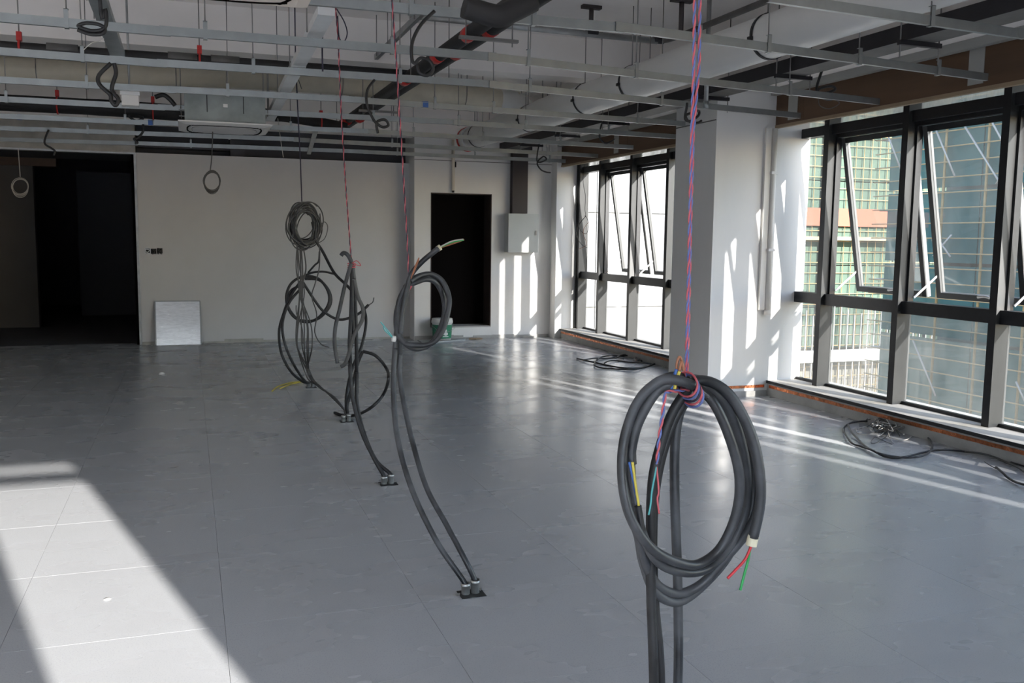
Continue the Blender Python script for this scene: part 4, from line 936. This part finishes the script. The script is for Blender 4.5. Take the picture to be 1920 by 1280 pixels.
# ---- small coils hung near the back
def small_coil(u, v, ru, rv, Y, top, m, label, n, wire):
    t = thing('wire_coil', onY(u, v, Y), label, 'wire coil')
    for k in range(n): MB().tube(ell(u+random.uniform(-1.2, 1.2), v+random.uniform(-1, 3)*(1 if k < n-2 else 2), ru*random.uniform(.86, 1.1), rv*random.uniform(.86, 1.12), Y+random.uniform(-.03, .03), 22, 0.02), 0.0042, 6, closed=True).build('wire_turn', m, t)
    P = [onY(a, b, Y) for a, b in wire]; MB().tube(spline([Vector((P[0].x, P[0].y, top))]+P, 5), 0.006, 6).build('hanging_wire', m, t)
small_coil(398, 339, 16, 20, 9.6, 2.55, 'grey_cable', 'dark wire coil hanging from the air unit before the white partition', 7, [(399, 240), (397, 295), (394, 320)])
small_coil(37, 349, 16, 16, 13.74, 2.63, 'pale_cable', 'pale wire coil hanging in the dark opening at far left', 5, [(34, 280), (36, 305), (38, 332)])

# ================================================================== THINGS ON FLOOR AND WALLS
# foil board leaning on the partition
t = thing('foil_board', (-0.15, YB-0.06, 0), 'square silver foil faced insulation board leaning on the white partition', 'board')
a0, a1 = onZ(293, 646.5, 0), onZ(377, 645, 0)
xa, xb = a0.x, a1.x; H = 0.61; yb0, yt = YB-0.12, YB-0.012
m = MB().prism([(xa, yb0, 0.0), (xa, yt, H), (xa, yt+0.008, H), (xa, yb0+0.03, 0.0)], (xb-xa, 0, 0)); m.build('board', 'foil', t)
dn = Vector((0, yt-yb0, H)).normalized(); nn = Vector((0, -dn.z, dn.y))
for (p, q) in (((xa, yb0, 0.0), (xa, yt, H)), ((xb, yb0, 0.0), (xb, yt, H)), ((xa, yt, H), (xb, yt, H))):
    MB().bar(Vector(p)+nn*0.003, Vector(q)+nn*0.003, 0.014, 0.006, up=nn).build('edge_tape', 'zinc', t)
# switch boxes
for k, (u, v, lab) in enumerate([(277, 470, 'silver back box on the white partition with a crossed wire, leftmost of three'), (288, 471, 'middle back box of three on the white partition with loose wires'), (299.5, 470, 'black back box on the white partition, rightmost of three')]):
    p = onY(u, v, YB); t = thing('switch_box', (p.x, YB, p.z-0.035), lab, 'switch box')
    MB().box(p.x-0.036, p.x+0.036, YB-0.012, YB-0.001, p.z-0.036, p.z+0.036).build('box', ['steel_box', 'tray_dark', 'hole_dark'][k], t)
    MB().box(p.x-0.028, p.x+0.028, YB-0.0135, YB-0.012, p.z-0.028, p.z+0.028).build('recess', 'hole_dark', t)
    for j in range(3):
        q = [Vector((p.x+random.uniform(-.03, .03), YB-0.02-random.uniform(0, .03), p.z+random.uniform(-.05, .04))) for _ in range(4)]
        MB().tube(spline(q, 4), 0.004, 5).build('wire', 'appliance_white' if k == 0 else 'grey_cable' if j else 'black_rubber', t)
# paint bucket and board under it
p = onZ(834, 641, 0.0)
t = thing('paint_bucket', (p.x, p.y, 0.018), 'white lidded paint bucket with a green label before the dark doorway', 'bucket')
pc = (p.x, p.y+0.16, 0.018)
MB().lathe([(0, 0), (0.135, 0), (0.150, 0.24), (0.150, 0.25)], pc, 28).build('body', 'bucket_white', t)
MB().lathe([(0.1385, 0.03), (0.1525, 0.235)], pc, 28).build('label', 'bucket_green', t)
MB().lathe([(0.150, 0.25), (0.160, 0.25), (0.162, 0.285), (0.155, 0.305), (0.158, 0.315), (0.150, 0.325), (0.0, 0.322)], pc, 28).build('lid', 'bucket_white', t)
lp = Vector((pc[0], pc[1], pc[2]))
m = MB()   # white figure and stripe printed on the label
for (a, z, w, h) in ((-1.45, 0.12, 0.035, 0.09), (-1.45, 0.21, 0.02, 0.03), (-1.62, 0.10, 0.02, 0.03), (-1.28, 0.10, 0.02, 0.03), (-1.45, 0.06, 0.09, 0.012)):
    r_ = 0.1535+0.0*z; ra = 0.1365+(0.0153)*(z/0.235)+0.004
    c_ = Vector((pc[0]+ra*math.cos(a), pc[1]+ra*math.sin(a), pc[2]+z)); tn = Vector((-math.sin(a), math.cos(a), 0))
    m.bar(c_-tn*w/2, c_+tn*w/2, 0.004, h)
m.build('label_print', 'bucket_white', t)
P = [Vector((pc[0]+0.165*math.cos(a), pc[1]-0.02-0.12*abs(math.sin(a))*0.4, pc[2]+0.24-0.11*math.sin(a))) for a in [math.pi*k/12 for k in range(13)]]
MB().tube([(q.x, pc[1]-0.165, q.z) if 0.15 < k/12 < 0.85 else q for k, q in enumerate(P)], 0.003, 5).build('wire_handle', 'dull_zinc', t)
tag(MB().prism([(3.20, 13.00, 0.001), (3.95, 13.34, 0.001), (3.92, 13.46, 0.001), (3.22, 13.42, 0.001)], (0, 0, 0.016)).build('floor_board', 'dull_zinc'), 'thin grey board lying on the floor under the paint bucket', 'board')
tag(MB().prism([(4.02, 13.40, 0.001), (4.12, 13.36, 0.001), (4.24, 13.40, 0.001), (4.2, 13.46, 0.001), (4.06, 13.47, 0.001)], (0, 0, 0.02)).build('mortar_lump', 'beige_lip'), 'flat olive lump of mortar at the foot of the plastered wall', 'rubble')
tag(MB().prism([(4.90, 13.40, 0.001), (5.05, 13.36, 0.001), (5.12, 13.42, 0.001), (4.95, 13.46, 0.001)], (0, 0, 0.03)).build('mortar_lump', 'raw_plaster'), 'pale lump of plaster at the wall foot below the cabinet', 'rubble')
p = onZ(303, 702, 0); tag(MB().lathe([(0, 0.03), (0.025, 0.022), (0.04, 0.0), (0, 0)], (p.x, p.y, 0), 9).build('plaster_crumb', 'appliance_white'), 'tiny white crumb on the dark floor before the foil board', 'rubble')
p = onZ(201, 1123, 0); tag(MB().lathe([(0, 0.004), (0.012, 0.003), (0.017, 0.0), (0, 0)], (p.x, p.y, 0), 7).build('plaster_crumb', 'appliance_white'), 'tiny white crumb in the sunlit patch of floor', 'rubble')
# pipe above the doorway
t = thing('ceiling_pipe_drop', (onY(850, 300, YC-0.04).x, YC-0.04, 2.23), 'cream pipe stub ending above the dark doorway', 'pipe')
xx = onY(850, 300, YC-0.04).x
MB().cyl((xx, YC-0.035, 2.25), (xx, YC-0.035, 3.0), 0.024, 12).build('pipe', 'pvc_cream', t)
MB().cyl((xx, YC-0.035, 2.222), (xx, YC-0.035, 2.252), 0.02, 12).build('cap', 'hole_dark', t)
MB().box(xx+0.02, xx+0.05, YC-0.03, YC-0.001, 2.60, 2.68).build('pipe_clip', 'hole_dark', t)
# black coil and wires at the foot of the far windows
def fl_path(pts, z=0.012): return [onZ(u, v, z+(0.012 if k % 3 == 1 else 0)) for k, (u, v) in enumerate(pts)]
F1 = (1000, 590, 7.385)
def f1(pts): return fl_path([(F1[0]+a/F1[2], F1[1]+b/F1[2]) for a, b in pts])
cables('floor_cable', 'black cable coil lying on the floor before the far windows', onZ(1155, 680, 0), [
    ('cable_end', f1([(605, 605), (760, 640), (900, 670), (1080, 710), (1250, 735), (1450, 735), (1600, 705), (1680, 680)]), 0.010, 'black_rubber'),
    ('cable_loop', f1([(690, 625), (860, 600), (1000, 605), (1150, 590), (1250, 610)]), 0.009, 'black_rubber'),
    ('cable_loop', f1([(860, 640), (850, 700), (950, 735), (1150, 750), (1400, 752), (1560, 720), (1640, 690), (1560, 668), (1350, 658), (1150, 635), (1040, 640), (985, 670)]), 0.009, 'black_rubber'),
    ('cable_loop', f1([(880, 625), (960, 580), (1080, 565), (1250, 570), (1350, 555), (1440, 590), (1500, 640)]), 0.010, 'black_rubber'),
    ('cable_loop', f1([(1150, 590), (1220, 560), (1330, 555), (1400, 580), (1460, 630)]), 0.012, 'black_rubber'),
    ('wire_end', f1([(1380, 630), (1400, 600), (1410, 635)]), 0.004, 'pale_cable'), ('wire_end', f1([(1420, 640), (1440, 600), (1455, 645)]), 0.004, 'brown_wire')])
F2 = (1560, 750, 5.3333)
def f2(pts, z=0.012): return fl_path([(F2[0]+a/F2[2], F2[1]+b/F2[2]) for a, b in pts], z)
parts = [('cable_loop', f2([(395, 210), (280, 212), (170, 235), (115, 285), (140, 350), (200, 430), (300, 465), (400, 500), (520, 560), (640, 578), (760, 560), (900, 525), (1000, 505), (1130, 498), (1260, 505), (1330, 515)]), 0.0075, 'black_rubber'),
         ('cable_loop', f2([(160, 240), (190, 310), (270, 400), (350, 470), (470, 530), (620, 562), (750, 575), (880, 562), (960, 530), (1000, 480), (995, 420), (940, 360), (860, 320), (760, 285)]), 0.0075, 'dusty_cable'),
         ('cable_end', f2([(1330, 515), (1470, 530), (1600, 560), (1720, 610), (1840, 660), (1925, 715), (2010, 790)]), 0.0075, 'grey_cable'),
         ('cable_end', f2([(1640, 670), (1700, 720), (1760, 775), (1830, 815), (1925, 845), (2050, 870)]), 0.008, 'black_rubber'),
         ('wire_end', f2([(1525, 615), (1570, 645), (1640, 685)]), 0.003, 'black_rubber'),
         ('cable_end', f2([(1790, 620), (1850, 640), (1930, 662)]), 0.006, 'black_rubber')]
for k in range(26):
    cx, cy = random.gauss(520, 55), random.gauss(255, 30)
    parts.append(('thin_wire', [onZ(F2[0]+(cx+random.gauss(0, 70))/F2[2], F2[1]+(cy+random.gauss(0, 32))/F2[2], random.uniform(0.01, 0.09)) for _ in range(5)], 0.0032, random.choice(['grey_cable', 'grey_cable', 'pale_cable', 'black_rubber'])))
for pts in ([(710, 268), (620, 310), (520, 380), (430, 430), (390, 420), (430, 370), (500, 400), (600, 440)], [(560, 180), (560, 300), (580, 380), (615, 430)], [(240, 280), (260, 330), (400, 350), (500, 350), (640, 390), (740, 395), (800, 360)], [(250, 290), (330, 265), (400, 300)]):
    parts.append(('thin_wire', f2(pts, 0.01), 0.0032, random.choice(['grey_cable', 'pale_cable'])))
cables('floor_cable', 'heap of grey wires and black cable on the floor under the near windows', onZ(1670, 810, 0), parts)
# thin wires against the last far mullion
W1 = (1060, 280, 6.4)
def w1(pts, x=5.705): return [onX(W1[0]+a/W1[2], W1[1]+b/W1[2], x+0.01*math.sin(k*1.7)) for k, (a, b) in enumerate(pts)]
t = thing('window_wire', onX(1092, 460, 5.69), 'thin tangled wires hanging against the farthest window post', 'wire')
MB().tube(spline(w1([(235, 150), (212, 340), (225, 470), (240, 560), (235, 720), (240, 800), (180, 880), (165, 930), (200, 990), (250, 1010), (275, 950), (270, 850), (235, 795)]), 6), 0.004, 5).build('wire', 'tray_dark', t)
MB().tube(spline(w1([(250, 800), (190, 860), (150, 930), (135, 1010), (160, 1090), (210, 1150), (265, 1180)]), 6), 0.004, 5).build('wire', 'grey_cable', t)
MB().tube(spline(w1([(280, 870), (230, 940), (215, 1020), (245, 1090), (250, 1150), (165, 1195)]), 6), 0.0035, 5).build('wire', 'brown_wire', t)

# ================================================================== OUTSIDE
GZ = -7.0
tag(MB().box(6.2, 80, -60, 80, GZ-0.5, GZ).box(-110, 6.2, -110, -3, GZ-0.5, GZ).build('street_ground', 'ground'), 'grey brown building ground far below the windows', 'ground', kind='structure')
# scaffolded building in shade opposite the near windows (face parallel to the window wall)
AX, AY0, AY1, AZ1 = 17.0, 5.0, 19.6, 20.0
t = thing('scaffolded_building', (AX+3, 12, GZ), 'shaded building wrapped in teal netting behind yellow bamboo scaffolding', 'building')
MB().box(AX+1.2, AX+6, AY0, AY1-1.0, GZ, AZ1).build('wall', 'concrete', t)
z = GZ
while z < AZ1:
    MB().box(AX+1.15, AX+1.2, AY0, AY1-1.0, z+1.0, z+2.6).build('window_band', 'brick_dark', t)
    z += 3.3
nz = GZ+0.9; k = 0
while nz < AZ1-0.5:
    for (ya, yb) in ((AY0, 9.0), (9.0, 13.0), (13.0, 16.6), (16.6, AY1)):
        if nz < -3.5 and (k % 2): pass
        top_open = ya > 16 and nz > 5.0
        MB().box(AX+0.25, AX+0.27, ya+0.02, yb-0.02, nz, nz+1.72).build('net_panel', 'net_blue' if top_open else 'net_teal', t)
    nz += 1.8; k += 1
for y in [AY0+0.1+i*1.25 for i in range(12)]:
    if y < AY1: MB().cyl((AX+0.12, y, GZ), (AX+0.12, y, AZ1), 0.032, 6).build('scaffold_standard', 'bamboo', t)
z = GZ+0.4
while z < AZ1:
    MB().cyl((AX+0.05, AY0, z), (AX+0.05, AY1+0.3, z), 0.017, 6).build('scaffold_ledger', 'bamboo', t); z += 0.36
for (p, q) in (((1795, 214), (1905, 392)), ((1752, 236), (1790, 330)), ((1848, 206), (1890, 285)), ((1712, 638), (1754, 742)), ((1752, 438), (1782, 482)), ((1784, 440), (1750, 480)), ((1650, 215), (1690, 320)), ((1893, 300), (1868, 345)), ((1905, 715), (1925, 760))):
    MB().cyl(onX(*p, AX), onX(*q, AX), 0.022, 6).build('scaffold_brace', 'steel_tube', t)
for (ya, za, yb, zb) in ((13, -0.5, 16.2, -6), (11, 12, 7, 3), (14.2, 6, 9.5, -2)):
    MB().cyl((AX, ya, za), (AX, yb, zb), 0.022, 6).build('scaffold_brace', 'steel_tube', t)
for x in (AX+0.9, AX+1.8, AX+3.0, AX+4.2, AX+5.4): MB().cyl((x, AY1+0.1, GZ), (x, AY1+0.1, AZ1), 0.045, 6).build('scaffold_standard', 'steel_tube', t)
z = GZ+0.4
while z < AZ1:
    MB().cyl((AX+0.1, AY1+0.1, z), (AX+6, AY1+0.1, z), 0.03, 6).build('scaffold_ledger', 'steel_tube', t); z += 1.8
# sunlit netted building farther back
BY = 33.0
t = thing('netted_building', (28, BY+3, GZ), 'sunlit building under pale green netting with an orange safety band', 'building')
MB().box(17.5, 42, BY+1.2, BY+8, GZ, 26).build('wall', 'concrete_lit', t)
nz = -3.0; k = 0
while nz < 24:
    for xa in (17.5, 21.5, 25.5, 29.5, 33.5, 37.5):
        MB().box(xa+0.03, xa+3.97, BY, BY+0.02, nz, nz+1.75).build('net_panel', 'net_green', t)
    nz += 1.8; k += 1
for x in [17.5+i*0.42 for i in range(58)]: MB().cyl((x, BY-0.1, GZ), (x, BY-0.1, 24), 0.018, 5).build('scaffold_standard', 'bamboo', t)
z = GZ+0.5
while z < 24:
    MB().cyl((17.5, BY-0.16, z), (42, BY-0.16, z), 0.018, 5).build('scaffold_ledger', 'bamboo', t); z += 0.45
MB().box(17.5, 42, BY-0.3, BY-0.25, 2.25, 3.0).build('safety_band', 'orange_board', t)
MB().box(17.5, 42, BY-1.0, BY-0.2, 1.65, 1.8).build('scaffold_deck', 'bamboo', t)
for x in [17.5+i*0.35 for i in range(60)]: MB().cyl((x, BY-1.2, GZ), (x, BY-1.2, -1.2+0.3*math.sin(x*3)), 0.03, 5).build('rebar', 'steel_tube', t)
MB().box(17.5, 42, BY-1.6, BY-1.5, -3.4, -2.9).build('pour_edge', 'concrete', t)
# added block, unseen behind the camera, keeps low sky light off the back wall
t = thing('sky_blocker', (-10, -96, GZ), 'added long grey block, unseen behind the camera, holding sky light off the back wall', 'building')
MB().box(-110, 60, -106, -96, GZ, 14.5).build('wall', 'concrete', t)
for k in range(24):
    for j in range(5): MB().box(-106+k*6.8, -102.5+k*6.8, -96.0, -95.9, GZ+2+j*4.0, GZ+4.2+j*4.0).build('window', 'brick_dark', t)
tag(MB().box(-40, 5.8, -38, YR-0.3, -0.9, -0.5).build('bounce_terrace', 'bounce_pale'), 'added pale terrace, unseen behind the camera, bouncing sunlight up to the ceiling', 'terrace', kind='structure')  # unseen slab added to bounce sun onto the ceiling
# white sheeted facade opposite the far windows
CY = 20.5
t = thing('white_facade', (10.5, CY+0.5, GZ), 'dazzling white sheeted facade outside the far windows', 'building')
MB().box(7.0, 12.9, CY+0.06, CY+4, GZ, 16).build('wall', 'concrete_lit', t)
for xa in [7.0+i*1.18 for i in range(5)]:
    for za in [GZ+i*2.3 for i in range(10)]:
        MB().box(xa+0.012, xa+1.168, CY, CY+0.06, za+0.012, za+2.288).build('facade_panel', 'white_sheet', t)
